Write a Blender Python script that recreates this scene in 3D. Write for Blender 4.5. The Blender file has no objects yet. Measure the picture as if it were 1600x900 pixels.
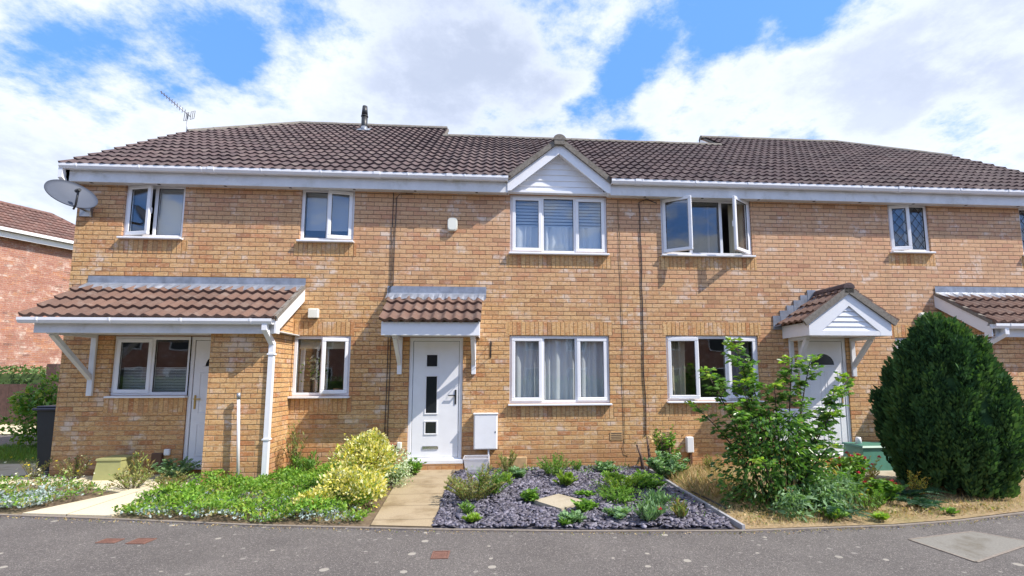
import bpy, math, random
import numpy as np
from mathutils import Vector, Matrix
R = math.radians
rng = np.random.default_rng(7); random.seed(7)
sc = bpy.context.scene
C = sc.collection

# ------------------------------------------------------------------ camera
W_PX = 1600.0; F_PX = 760.0; PPX, PPY = 835.97, 499.9
cam = bpy.data.cameras.new('camera'); co = bpy.data.objects.new('camera', cam); C.objects.link(co)
cam.sensor_width = 36; cam.lens = 36 * F_PX / W_PX
cam.shift_x = (800 - PPX) / W_PX; cam.shift_y = (PPY - 450) / W_PX
cam.clip_end = 3000; cam.clip_start = .05
yaw, pitch, roll = .07439, .11237, -.00164
Fw = Vector((math.sin(yaw)*math.cos(pitch), math.cos(yaw)*math.cos(pitch), math.sin(pitch)))
Rt = Vector((math.cos(yaw), -math.sin(yaw), 0)); Up = Rt.cross(Fw)
R2 = math.cos(roll)*Rt + math.sin(roll)*Up; U2 = -math.sin(roll)*Rt + math.cos(roll)*Up
m = Matrix((R2, U2, -Fw)).transposed().to_4x4(); m.translation = Vector((0, -8.26855, 1.54))
co.matrix_world = m
sc.camera = co

# ------------------------------------------------------------------ light
SUN = Vector((2.15, -1.0, 2.66)).normalized()
SUN_EL = math.asin(SUN.z); SUN_AZ = math.atan2(SUN.x, SUN.y)
sl = bpy.data.lights.new('sun', 'SUN'); so = bpy.data.objects.new('sun', sl); C.objects.link(so)
sl.energy = 4.4; sl.angle = R(.55); sl.color = (1, .93, .84)
so.rotation_euler = SUN.to_track_quat('Z', 'Y').to_euler(); so.location = (20, -20, 30)
sc.view_settings.view_transform = 'Standard'; sc.view_settings.look = 'None'
sc.view_settings.gamma = 1; sc.view_settings.exposure = 0.62; sc.view_settings.use_curve_mapping = False

class NT:
    """small node-tree helper"""
    def __init__(s, t): s.t = t; t.nodes.clear()
    def n(s, typ, ins=None, **kw):
        nd = s.t.nodes.new(typ)
        for k, v in kw.items(): setattr(nd, k, v)
        for k, v in (ins or {}).items():
            sk = nd.inputs[k]
            if isinstance(v, bpy.types.NodeSocket): s.t.links.new(v, sk)
            else: sk.default_value = v
        return nd
    def math(s, op, a, b=0.0, c=0.0, clamp=False):
        nd = s.t.nodes.new('ShaderNodeMath'); nd.operation = op; nd.use_clamp = clamp
        for i, v in enumerate((a, b, c)):
            if isinstance(v, bpy.types.NodeSocket): s.t.links.new(v, nd.inputs[i])
            else: nd.inputs[i].default_value = v
        return nd.outputs[0]
    def mix(s, f, a, b, blend='MIX'):
        nd = s.t.nodes.new('ShaderNodeMix'); nd.data_type = 'RGBA'; nd.blend_type = blend
        for i, v in ((0, f), (6, a), (7, b)):
            if isinstance(v, bpy.types.NodeSocket): s.t.links.new(v, nd.inputs[i])
            else: nd.inputs[i].default_value = (v if i == 0 else (*v[:3], 1))
        return nd.outputs[2]
    def smooth(s, v, a, b):
        nd = s.t.nodes.new('ShaderNodeMapRange'); nd.interpolation_type = 'SMOOTHSTEP'
        s.t.links.new(v, nd.inputs[0]); nd.inputs[1].default_value = a; nd.inputs[2].default_value = b
        return nd.outputs[0]
    def noise(s, vec, scale, detail=3, rough=.55, dims='3D'):
        nd = s.t.nodes.new('ShaderNodeTexNoise'); nd.noise_dimensions = dims
        nd.inputs['Scale'].default_value = scale; nd.inputs['Detail'].default_value = detail
        nd.inputs['Roughness'].default_value = rough
        if vec is not None: s.t.links.new(vec, nd.inputs['Vector'])
        return nd.outputs[0]
    def ramp(s, v, stops, interp='LINEAR'):
        nd = s.t.nodes.new('ShaderNodeValToRGB'); r = nd.color_ramp; r.interpolation = interp
        while len(r.elements) < len(stops): r.elements.new(.5)
        for e, (p, c) in zip(r.elements, stops): e.position = p; e.color = (*c[:3], 1)
        s.t.links.new(v, nd.inputs[0]); return nd.outputs[0]

wd = bpy.data.worlds.new('World'); sc.world = wd; wd.use_nodes = True
t = NT(wd.node_tree)
sky = t.n('ShaderNodeTexSky', sky_type='NISHITA', sun_disc=False, sun_elevation=SUN_EL, sun_rotation=SUN_AZ, air_density=1.0, dust_density=.6, ozone_density=2.0)
d = t.n('ShaderNodeTexCoord').outputs['Generated']
sp = t.n('ShaderNodeSeparateXYZ', {0: d})
zz = t.math('ADD', t.math('MAXIMUM', sp.outputs[2], 0.0), .22)
pv = t.n('ShaderNodeCombineXYZ', {0: t.math('DIVIDE', sp.outputs[0], zz), 1: t.math('DIVIDE', sp.outputs[1], zz), 2: 3.3}).outputs[0]
big = t.noise(pv, 1.7, 10, .62)
fine = t.noise(pv, 6.0, 9, .68)
f = t.math('ADD', t.math('MULTIPLY', big, .68), t.math('MULTIPLY', fine, .32))
def blob(dx, dy, dz, rad, amt):
    dist = t.n('ShaderNodeVectorMath', {0: d, 1: (dx, dy, dz)}, operation='DISTANCE').outputs['Value']
    return t.math('MULTIPLY', t.math('SUBTRACT', 1.0, t.smooth(dist, 0.0, rad)), amt)
f = t.math('ADD', t.math('MULTIPLY', f, 1.9), -.45)
cov = t.math('ADD', f, .15)
for b in [(.145, .853, .50, .055, -.20), (.205, .83, .52, .07, -.26), (.25, .80, .56, .09, -.26), (.335, .75, .575, .09, -.24), (.41, .715, .57, .09, -.22),
          (.47, .675, .575, .08, -.18), (.50, .66, .56, .08, -.12), (.38, .68, .63, .13, -.16), (.27, .82, .495, .09, .16), (.36, .78, .51, .10, .16), (.44, .74, .505, .10, .16), (.53, .69, .50, .10, .12), (-.41, .75, .515, .07, -.22), (-.49, .71, .50, .14, -.10), (-.59, .65, .48, .13, -.12), (-.52, .68, .515, .10, -.07), (.435, .705, .565, .035, .16), (.30, .77, .555, .035, .12),
          (.25, .55, .80, .3, -.1), (-.093, .803, .588, .25, .12), (-.2, .84, .45, .22, .06), (.64, .64, .416, .25, .12), (.34, .82, .45, .1, .08), (.42, .73, .525, .03, .1)]:
    cov = t.math('ADD', cov, blob(*b))
cov = t.math('SUBTRACT', cov, t.math('MULTIPLY', t.smooth(sp.outputs[1], .15, -.35), .16))
cl = t.smooth(cov, .40, .66)
shade_n = t.noise(pv, .9, 5, .5)
shv = t.math('ADD', t.math('MULTIPLY', t.smooth(cov, .58, .86), .55), t.math('MULTIPLY', shade_n, .45))
shv = t.math('ADD', shv, blob(-.05, .80, .60, .40, .38))
shv = t.math('ADD', shv, blob(-.30, .80, .52, .12, -.25))
shv = t.math('ADD', shv, blob(.64, .62, .44, .18, .05))
shv = t.math('SUBTRACT', shv, t.math('MULTIPLY', t.smooth(fine, .35, .7), .16))
ccol = t.ramp(shv, [(.20, (6.9, 7.4, 8.3)), (.45, (6.1, 6.7, 7.9)), (.74, (5.0, 5.6, 7.0)), (1.0, (4.2, 4.8, 6.2))])
skyc = t.mix(1.0, sky.outputs[0], (1.25, 1.5, 2.05), 'MULTIPLY')
skyc = t.mix(.70, skyc, (1.35, 3.5, 8.8))
out = t.mix(cl, skyc, ccol)
out = t.mix(t.smooth(sp.outputs[2], .28, .02), out, (6.6, 7.4, 8.8))
bg = t.n('ShaderNodeBackground', {0: out, 1: .094})
t.n('ShaderNodeOutputWorld', {0: bg.outputs[0]})

# ------------------------------------------------------------------ materials
def mat(name):
    mt = bpy.data.materials.new(name); mt.use_nodes = True
    return mt, NT(mt.node_tree)
def finish(t, col, rough=.6, bump=None, bdist=.01, bstr=.6, spec=.5, metal=0.0, alpha=None):
    b = t.n('ShaderNodeBsdfPrincipled', {'Roughness': rough, 'Specular IOR Level': spec, 'Metallic': metal})
    if isinstance(col, bpy.types.NodeSocket): t.t.links.new(col, b.inputs['Base Color'])
    else: b.inputs['Base Color'].default_value = (*col[:3], 1)
    if bump is not None:
        bn = t.n('ShaderNodeBump', {'Height': bump, 'Distance': bdist, 'Strength': bstr}); t.t.links.new(bn.outputs[0], b.inputs['Normal'])
    t.n('ShaderNodeOutputMaterial', {0: b.outputs[0]}); return b
def simple(name, col, rough=.5, var=.12, scale=6, spec=.5, metal=0., dirt=None):
    mt, t = mat(name); oc = t.n('ShaderNodeTexCoord').outputs['Object']
    n = t.noise(oc, scale, 5, .6)
    c = t.mix(1.0, col, t.ramp(n, [(.3, (1-var,)*3), (.7, (1+var*.3,)*3)]), 'MULTIPLY')
    if dirt:
        n2 = t.noise(oc, 3.1, 6, .65); c = t.mix(t.math('MULTIPLY', t.smooth(n2, .52, .75), dirt), c, (col[0]*.55, col[1]*.52, col[2]*.42))
    finish(t, c, rough, n, .002, .3, spec, metal); return mt

def brick(name, pal, mortar, soldier=False, pink=None, seed=0., dark=.85):
    mt, t = mat(name)
    uv = t.n('ShaderNodeUVMap').outputs[0]; s = t.n('ShaderNodeSeparateXYZ', {0: uv})
    u, v = s.outputs[0], s.outputs[1]
    if soldier:
        row = t.math('FLOOR', t.math('DIVIDE', u, .075)); fr = t.math('FRACT', t.math('DIVIDE', u, .075))
        cu = t.math('DIVIDE', v, .235)
    else:
        row = t.math('FLOOR', t.math('DIVIDE', v, .075)); fr = t.math('FRACT', t.math('DIVIDE', v, .075))
        wn0 = t.n('ShaderNodeTexWhiteNoise', {'W': t.math('ADD', row, seed)}, noise_dimensions='1D').outputs[0]
        cu = t.math('ADD', t.math('DIVIDE', u, .225), t.math('ADD', t.math('MULTIPLY', row, .5), t.math('MULTIPLY', wn0, .18)))
    fu = t.math('FRACT', cu); idc = t.n('ShaderNodeCombineXYZ', {0: t.math('FLOOR', cu), 1: row, 2: seed}).outputs[0]
    wn = t.n('ShaderNodeTexWhiteNoise', {'Vector': idc}, noise_dimensions='3D')
    rnd = wn.outputs[0]; rc = t.n('ShaderNodeSeparateXYZ', {0: wn.outputs[1]})
    col = t.ramp(rnd, pal)
    n1 = t.noise(uv, 26, 4, .7); n2 = t.noise(uv, 90, 3, .6); n0 = t.noise(uv, .8, 4, .55)
    # uneven firing inside each brick
    st = t.n('ShaderNodeMapping', {0: uv, 3: (9.0, 30.0, 1.0)}, vector_type='POINT').outputs[0]
    n3 = t.noise(st, 1.0, 3, .6)
    st2 = t.n('ShaderNodeMapping', {0: uv, 3: (20.0, 42.0, 1.0), 1: (7.3, 2.1, 0)}, vector_type='POINT').outputs[0]
    n4 = t.noise(st2, 1.0, 2, .6)
    col = t.mix(t.math('MULTIPLY', t.smooth(n3, .52, .72), t.math('MULTIPLY', rc.outputs[0], .7)), col, (.30, .13, .065))
    rp = t.math('MULTIPLY', t.smooth(t.noise(uv, 1.7, 5, .7), .46, .60), t.smooth(rnd, .35, .75))
    col = t.mix(t.math('MULTIPLY', rp, .55), col, (.56, .235, .10))
    col = t.mix(t.math('MULTIPLY', t.smooth(n4, .52, .64), .62), col, (.40, .165, .075))
    col = t.mix(t.math('MULTIPLY', t.smooth(n4, .46, .34), .42), col, (.74, .54, .34))
    col = t.mix(t.math('MULTIPLY', t.smooth(n1, .5, .75), .3), col, (.60, .42, .26))
    col = t.mix(1.0, col, t.ramp(n2, [(.25, (.62,)*3), (.75, (1.28,)*3)]), 'MULTIPLY')
    if pink:
        zf = t.math('ADD', v, t.math('MULTIPLY', n0, 2.4))
        col = t.mix(t.math('MULTIPLY', t.smooth(t.math('ADD', zf, t.math('MULTIPLY', u, .16)), 2.8, 6.2), .8), col, t.mix(.65, col, pink))
    # rare dark headers
    col = t.mix(t.math('MULTIPLY', t.math('GREATER_THAN', rc.outputs[1], .965), .35), col, (.22, .10, .06))
    # pale lime bloom patches
    col = t.mix(t.math('MULTIPLY', t.smooth(t.noise(uv, 2.2, 7, .78), .50, .64), t.math('MULTIPLY', rc.outputs[2], .8)), col, (.74, .64, .56))
    mw = .075
    ed = t.math('MULTIPLY', t.smooth(fr, 0.0, .15), t.smooth(t.math('SUBTRACT', 1.0, fr), 0.0, .08))
    eu = t.math('MULTIPLY', t.smooth(fu, 0.0, .05), t.smooth(t.math('SUBTRACT', 1.0, fu), 0.0, .03))
    e = t.math('MULTIPLY', ed, t.math('ADD', .35, t.math('MULTIPLY', eu, .65)))
    mc = t.mix(t.smooth(t.noise(uv, 1.9, 6, .7), .40, .62), (mortar[0]*1.5, mortar[1]*1.5, mortar[2]*1.45), (mortar[0]*.62, mortar[1]*.55, mortar[2]*.48))
    mc = t.mix(t.math('MULTIPLY', t.smooth(t.math('ADD', v, t.noise(uv, 1.1, 5, .6)), 1.0, 1.9), dark), mc, (.09, .062, .042))  # higher joints coloured darker, painting in the shade under brick edges
    col = t.mix(e, mc, col)
    # weather staining
    col = t.mix(t.math('MULTIPLY', t.smooth(t.noise(uv, .9, 6, .6), .5, .8), .18), col, (.20, .13, .08))
    stv = t.n('ShaderNodeMapping', {0: uv, 3: (5.0, .55, 1.0)}, vector_type='POINT').outputs[0]
    col = t.mix(t.math('MULTIPLY', t.smooth(t.noise(stv, 1.0, 6, .6), .52, .72), .22), col, (.22, .15, .10))
    if not soldier: col = t.mix(t.math('MULTIPLY', t.smooth(t.math('SUBTRACT', v, t.math('MULTIPLY', n0, .5)), .22, -.12), .5), col, (.33, .15, .065))
    h = t.math('ADD', t.math('MULTIPLY', e, 1.0), t.math('MULTIPLY', n1, .35))
    finish(t, col, .88, h, .008, .8, .25); return mt

M = {}
PAL = [(0, (.55, .30, .125)), (.22, (.62, .37, .155)), (.45, (.68, .43, .195)), (.66, (.58, .32, .13)), (.82, (.70, .46, .22)), (.93, (.54, .265, .11)), (1, (.46, .205, .085))]
M['brick'] = brick('buff_brick', PAL, (.36, .26, .17), pink=(.60, .37, .265))
M['soldier'] = brick('soldier_brick', PAL, (.30, .19, .10), soldier=True, seed=5.)
PALR = [(0, (.34, .155, .125)), (.4, (.40, .19, .15)), (.7, (.30, .125, .105)), (.9, (.45, .25, .21)), (1, (.17, .09, .09))]
M['red_brick'] = brick('red_brick', PALR, (.40, .30, .27), seed=9., dark=.1)
M['upvc'] = simple('white_upvc', (.80, .81, .84), .32, .05, 5, dirt=.10)
M['upvc_old'] = simple('weathered_white_board', (.70, .71, .73), .45, .14, 4, dirt=.5)
M['cream'] = simple('cream_plastic', (.74, .74, .66), .4, .05)
M['black'] = simple('black_plastic', (.025, .027, .032), .45, .2)
M['bin'] = simple('dark_bin_plastic', (.022, .026, .032), .5, .2)
M['lid'] = simple('navy_bin_lid', (.03, .035, .06), .45, .2)
M['gasket'] = simple('dark_gasket', (.03, .03, .035), .6, .1)
M['lead'] = simple('lead_flashing', (.30, .33, .39), .42, .35, 7, metal=.35, dirt=.2)
M['mortar'] = simple('cement_verge', (.215, .195, .17), .95, .4, 25, dirt=.6)
M['metal'] = simple('galvanised_metal', (.35, .36, .38), .4, .2, metal=.7)
M['dish'] = simple('grey_dish_metal', (.085, .10, .135), .6, .10, 3, spec=.25)
M['brass'] = simple('brass', (.62, .44, .16), .3, .15, metal=.8)
M['chrome'] = simple('brushed_steel', (.5, .5, .52), .25, .1, metal=.9)
M['maroon'] = simple('maroon_plastic', (.24, .07, .05), .55, .1)
M['brown'] = simple('brown_plastic', (.12, .06, .04), .5, .2)
M['olive'] = simple('olive_painted_box', (.36, .36, .15), .55, .15, dirt=.3)
M['green'] = simple('green_painted_metal', (.07, .22, .16), .45, .12, dirt=.2)
M['pipe'] = simple('faded_white_pipe', (.70, .68, .68), .45, .1)
M['fence'] = simple('brown_stained_wood', (.085, .05, .045), .8, .4, 9)
M['terracotta'] = simple('terracotta', (.42, .16, .08), .8, .15)
M['airbrick'] = simple('buff_air_brick', (.52, .33, .16), .85, .2, 30)
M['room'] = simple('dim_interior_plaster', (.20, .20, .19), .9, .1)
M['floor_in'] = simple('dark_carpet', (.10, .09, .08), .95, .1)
M['woodblock'] = simple('pale_timber', (.50, .33, .17), .8, .25, 20)
M['stump'] = simple('weathered_bark', (.16, .10, .075), .95, .5, 30)
M['stem'] = simple('green_brown_stem', (.10, .085, .04), .8, .3)
M['twig'] = simple('dark_twig', (.05, .035, .025), .85, .3)
M['concrete'] = simple('concrete_edging', (.24, .205, .175), .9, .3, 30, dirt=.5)
M['board'] = simple('pale_grey_board', (.36, .36, .38), .7, .2, 12, dirt=.4)
M['iron'] = simple('rusty_iron', (.20, .10, .075), .85, .35, 40)

def tile_mat(name, base, lichen=.0):
    mt, t = mat(name); uv = t.n('ShaderNodeUVMap').outputs[0]
    s = t.n('ShaderNodeSeparateXYZ', {0: uv})
    idc = t.n('ShaderNodeCombineXYZ', {0: t.math('FLOOR', s.outputs[0]), 1: t.math('FLOOR', s.outputs[1])}).outputs[0]
    wn = t.n('ShaderNodeTexWhiteNoise', {'Vector': idc}, noise_dimensions='3D')
    c = t.mix(wn.outputs[0], (base[0]*.80, base[1]*.80, base[2]*.82), (base[0]*1.2, base[1]*1.16, base[2]*1.12))
    c = t.mix(t.math('MULTIPLY', t.smooth(t.noise(uv, 1.2, 6, .7), .45, .75), .45), c, (.27, .23, .20))
    n = t.noise(uv, 22, 5, .7)
    c = t.mix(1.0, c, t.ramp(n, [(.25, (.65,)*3), (.75, (1.25,)*3)]), 'MULTIPLY')
    if lichen:
        l = t.noise(uv, 1.6, 6, .72); c = t.mix(t.math('MULTIPLY', t.smooth(l, .66, .70), lichen), c, (.50, .26, .05))
        c = t.mix(t.math('MULTIPLY', t.smooth(t.noise(uv, 5.5, 4, .7), .68, .72), .8), c, (.5, .48, .44))
    finish(t, c, .8, n, .003, .5, .35); return mt
M['tile'] = tile_mat('brown_concrete_tile', (.094, .066, .068))
M['tile_low'] = tile_mat('red_brown_concrete_tile', (.155, .094, .073), 1.0)
M['tile_far'] = tile_mat('far_roof_tile', (.17, .095, .08))

mt, t = mat('window_glass')
ge = t.n('ShaderNodeNewGeometry'); dt = t.n('ShaderNodeVectorMath', {0: ge.outputs['Normal'], 1: ge.outputs['Incoming']}, operation='DOT_PRODUCT').outputs['Value']
fr = t.math('ADD', .085, t.math('MULTIPLY', .9, t.math('POWER', t.math('SUBTRACT', 1.0, t.math('ABSOLUTE', dt)), 5.0)), clamp=True)
lw = t.n('ShaderNodeBsdfTransparent', {0: (.96, .975, .97, 1)}); gl = t.n('ShaderNodeBsdfGlossy', {0: (.95, .97, 1, 1), 1: .0})
oc = t.n('ShaderNodeTexCoord').outputs['Object']
bp = t.n('ShaderNodeBump', {'Height': t.noise(oc, 2.2, 2, .5), 'Distance': .004, 'Strength': .35}); t.t.links.new(bp.outputs[0], gl.inputs['Normal'])
mx = t.n('ShaderNodeMixShader', {0: fr, 1: lw.outputs[0], 2: gl.outputs[0]}); t.n('ShaderNodeOutputMaterial', {0: mx.outputs[0]})
M['glass'] = mt
mt, t = mat('dark_door_glass'); finish(t, (.016, .02, .024), .12, spec=.35); M['dark_glass'] = mt
mt, t = mat('clear_plastic')
b = t.n('ShaderNodeBsdfPrincipled', {'Base Color': (.80, .80, .84, 1), 'Roughness': .25}); tr = t.n('ShaderNodeBsdfTransparent', {0: (.93, .93, .95, 1)})
mx = t.n('ShaderNodeMixShader', {0: .42, 1: tr.outputs[0], 2: b.outputs[0]}); t.n('ShaderNodeOutputMaterial', {0: mx.outputs[0]}); M['clear'] = mt

def cloth(name, col, tl=.4, alpha=1.):
    mt, t = mat(name)
    b = t.n('ShaderNodeBsdfDiffuse', {0: (*col, 1)}); tr = t.n('ShaderNodeBsdfTranslucent', {0: (*col, 1)})
    mx = t.n('ShaderNodeMixShader', {0: tl, 1: b.outputs[0], 2: tr.outputs[0]}).outputs[0]
    if alpha < 1: mx = t.n('ShaderNodeMixShader', {0: alpha, 1: t.n('ShaderNodeBsdfTransparent').outputs[0], 2: mx}).outputs[0]
    t.n('ShaderNodeOutputMaterial', {0: mx}); return mt
M['net'] = cloth('white_net_curtain', (.88, .90, .93), .25, .93)
M['curtain'] = cloth('cream_curtain', (.62, .56, .42), .3)
M['purple_curtain'] = cloth('grey_lilac_curtain', (.36, .32, .36), .3)
M['blind'] = cloth('pale_blind', (.66, .68, .72), .3)
M['cream_blind'] = cloth('cream_roller_blind', (.66, .62, .50), .3)

def foliage(name, cols, tl=.3, rough=.55, clump=None, spec=.3):
    mt, t = mat(name)
    r = t.n('ShaderNodeNewGeometry').outputs['Random Per Island']
    n = len(cols); c = t.ramp(r, [(i/max(1, n-1), cc) for i, cc in enumerate(cols)])
    oc = t.n('ShaderNodeTexCoord').outputs['Object']
    c = t.mix(1.0, c, t.ramp(t.noise(oc, 5, 3, .6), [(.3, (.68,)*3), (.7, (1.25,)*3)]), 'MULTIPLY')
    if clump: c = t.mix(t.math('MULTIPLY', t.smooth(t.noise(oc, clump[1], 4, .6), .48, .62), clump[2]), c, clump[0])
    b = t.n('ShaderNodeBsdfPrincipled', {'Base Color': c, 'Roughness': rough, 'Specular IOR Level': spec})
    tr = t.n('ShaderNodeBsdfTranslucent', {0: t.mix(1.0, c, (1.3, 1.5, .6), 'MULTIPLY')})
    mx = t.n('ShaderNodeMixShader', {0: tl, 1: b.outputs[0], 2: tr.outputs[0]}); t.n('ShaderNodeOutputMaterial', {0: mx.outputs[0]}); return mt
M['conifer'] = foliage('conifer_deep_green', [(.027, .070, .030), (.040, .092, .036), (.050, .108, .040)], .12, .85, spec=.12)
M['conifer_mid'] = foliage('conifer_mid_green', [(.055, .125, .045), (.075, .158, .052), (.065, .138, .05)], .15, .85, spec=.12)
M['conifer_light'] = foliage('conifer_young_green', [(.075, .155, .05), (.10, .19, .06), (.085, .165, .06), (.12, .20, .06)], .2, .85, spec=.12)
M['lilac'] = foliage('broad_mid_green', [(.07, .17, .035), (.12, .25, .05), (.17, .32, .065), (.06, .15, .04), (.24, .38, .10)], .38, .3, spec=.5)
M['lilac_dark'] = foliage('deep_leaf_green', [(.03, .085, .03), (.05, .12, .035), (.08, .17, .045)], .25, .4)
M['lime'] = foliage('lime_young_leaf', [(.26, .42, .06), (.36, .46, .08), (.18, .34, .05)], .45, .45)
M['euon'] = foliage('variegated_leaf', [(.76, .62, .10), (.82, .76, .40), (.62, .54, .08), (.84, .82, .58), (.20, .30, .05), (.74, .62, .12), (.34, .42, .07)], .3, .4)
M['euon_w'] = foliage('white_variegated_leaf', [(.62, .70, .50), (.45, .58, .36), (.75, .80, .62), (.20, .34, .16)], .3, .45)
M['cover'] = foliage('bright_ground_leaf', [(.13, .29, .03), (.20, .38, .045), (.28, .46, .06), (.10, .23, .035), (.34, .46, .08)], .35, .5, ((.38, .40, .07), 3.0, .45))
M['silver'] = foliage('silver_blue_leaf', [(.34, .42, .44), (.45, .52, .54), (.25, .34, .33), (.52, .56, .56)], .2, .7)
M['weed'] = foliage('weed_green', [(.10, .22, .035), (.16, .32, .05), (.24, .40, .07), (.07, .17, .04)], .35, .5)
M['weed_blue'] = foliage('grey_green_weed', [(.13, .25, .11), (.20, .34, .16), (.28, .42, .22), (.09, .18, .08)], .3, .55)
M['weed_red'] = foliage('seeding_weed', [(.20, .30, .07), (.32, .34, .12), (.36, .22, .10), (.13, .24, .06), (.44, .40, .2)], .35, .6)
M['dry'] = foliage('dry_grass', [(.46, .32, .16), (.55, .40, .22), (.36, .22, .11), (.62, .48, .28), (.24, .24, .09)], .2, .8)
M['grass'] = foliage('lawn_grass', [(.10, .20, .03), (.16, .28, .05), (.24, .30, .08)], .3, .6)
M['yellow_leaf'] = foliage('yellow_autumn_leaf', [(.60, .46, .07), (.66, .40, .05), (.48, .44, .10), (.30, .36, .08)], .35, .5)
M['red_fl'] = foliage('crimson_flower', [(.50, .04, .07), (.62, .08, .12), (.40, .03, .05)], .2, .6)
M['white_fl'] = foliage('white_flower', [(.80, .80, .72), (.75, .72, .55)], .2, .6)
M['yellow_fl'] = foliage('yellow_flower', [(.85, .62, .03), (.80, .70, .08)], .2, .6)
M['fern'] = foliage('dark_fern', [(.03, .085, .05), (.05, .12, .06), (.04, .10, .05)], .2, .6)
M['hedge'] = foliage('far_hedge', [(.08, .15, .05), (.12, .20, .07), (.16, .24, .08)], .25, .6)
M['bush'] = foliage('glossy_bush_leaf', [(.07, .17, .03), (.12, .26, .045), (.18, .34, .06), (.40, .42, .10)], .3, .4)
M['slate_chip'] = foliage('purple_slate_chip', [(.085, .078, .105), (.125, .115, .155), (.06, .055, .075), (.165, .155, .20), (.24, .23, .28)], 0., .55, spec=.5)

def ground_mat(name, c1, c2, scale=20, rough=.92, c3=None, bump=.006):
    mt, t = mat(name); oc = t.n('ShaderNodeTexCoord').outputs['Object']
    n = t.noise(oc, scale, 8, .75); c = t.mix(t.smooth(n, .3, .7), c1, c2)
    n2 = t.noise(oc, 1.3, 5, .6)
    if c3: c = t.mix(t.math('MULTIPLY', t.smooth(n2, .45, .7), .7), c, c3)
    finish(t, c, rough, n, bump, .8, .3); return mt
M['soil'] = ground_mat('garden_soil', (.10, .07, .045), (.21, .155, .105), 25, c3=(.30, .24, .15))
M['field'] = ground_mat('rough_ground', (.10, .13, .05), (.20, .20, .09), 12)
M['slate_bed'] = ground_mat('slate_bed', (.05, .048, .06), (.10, .095, .12), 40)
M['dry_soil'] = ground_mat('dry_turf', (.22, .155, .085), (.40, .30, .18), 30, c3=(.26, .22, .10))
mt, t = mat('asphalt'); oc = t.n('ShaderNodeTexCoord').outputs['Object']
n = t.noise(oc, 130, 4, .8); n2 = t.noise(oc, 1.4, 6, .6); n3 = t.noise(oc, 38, 5, .7)
c = t.mix(t.smooth(n, .3, .72), (.062, .057, .056), (.185, .172, .166))
c = t.mix(1., c, t.ramp(n3, [(.3, (.78,)*3), (.7, (1.2,)*3)]), 'MULTIPLY')
c = t.mix(1., c, t.ramp(n2, [(.3, (.82, .80, .80)), (.7, (1.12, 1.10, 1.08))]), 'MULTIPLY')
def spots(t, oc, c, sc_, thr, rad, col, fac):
    warp = t.n('ShaderNodeVectorMath', {0: oc, 1: t.n('ShaderNodeVectorMath', {0: t.n('ShaderNodeTexNoise', {'Vector': oc, 'Scale': 30.}).outputs[1], 3: .02}, operation='SCALE').outputs[0]}, operation='ADD').outputs[0]
    vo = t.n('ShaderNodeTexVoronoi', {'Vector': warp, 'Scale': sc_}, voronoi_dimensions='2D')
    sep = t.n('ShaderNodeSeparateXYZ', {0: vo.outputs['Color']})
    m_ = t.math('MULTIPLY', t.math('GREATER_THAN', sep.outputs[0], thr), t.math('LESS_THAN', vo.outputs['Distance'], t.math('MULTIPLY', t.math('ADD', sep.outputs[1], .35), rad)))
    return t.mix(t.math('MULTIPLY', m_, fac), c, col)
c = spots(t, oc, c, 3.0, .72, .085, (.40, .37, .32), .75)
c = spots(t, oc, c, 7.0, .86, .11, (.33, .31, .28), .6)
vo = t.n('ShaderNodeTexVoronoi', {'Vector': oc, 'Scale': 150.}); fl = t.n('ShaderNodeSeparateXYZ', {0: vo.outputs['Color']})
c = t.mix(t.math('MULTIPLY', t.math('GREATER_THAN', fl.outputs[0], .93), .6), c, (.36, .33, .30))
c = t.mix(t.math('MULTIPLY', t.smooth(t.noise(oc, .45, 7, .7), .5, .62), .30), c, (.085, .078, .074))
c = t.mix(t.math('MULTIPLY', t.smooth(t.noise(oc, 9., 6, .75), .60, .70), .35), c, (.24, .215, .19))
finish(t, c, .85, n, .006, .9, .4); M['asphalt'] = mt
def slab_mat(name, col, jx, jy, stain=.4):
    mt, t = mat(name); uv = t.n('ShaderNodeUVMap').outputs[0]; s = t.n('ShaderNodeSeparateXYZ', {0: uv})
    g = None
    for o_, j in ((s.outputs[0], jx), (s.outputs[1], jy)):
        if not j: continue
        fr_ = t.math('FRACT', t.math('DIVIDE', o_, j)); e = t.math('LESS_THAN', fr_, .016/j); g = e if g is None else t.math('MAXIMUM', g, e)
    n = t.noise(uv, 60, 6, .7); n2 = t.noise(uv, 2.6, 6, .65)
    c = t.mix(1., col, t.ramp(n, [(.3, (.78,)*3), (.7, (1.16,)*3)]), 'MULTIPLY')
    c = t.mix(t.math('MULTIPLY', t.smooth(n2, .45, .7), stain), c, (col[0]*.55, col[1]*.5, col[2]*.42))
    if g is not None: c = t.mix(t.math('MULTIPLY', g, .75), c, (.10, .075, .045))
    finish(t, c, .9, n, .003, .5, .3); return mt
M['path_slab'] = slab_mat('sand_slab', (.37, .295, .195), 0, .56, .75)
M['cream_slab'] = slab_mat('cream_concrete', (.66, .58, .42), 1.2, 0, .15)
M['stone_slab'] = slab_mat('stone_slab', (.42, .37, .28), 0, 0, .5)
M['patch'] = slab_mat('pale_concrete_patch', (.21, .20, .18), 0, 0, .9)

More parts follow.
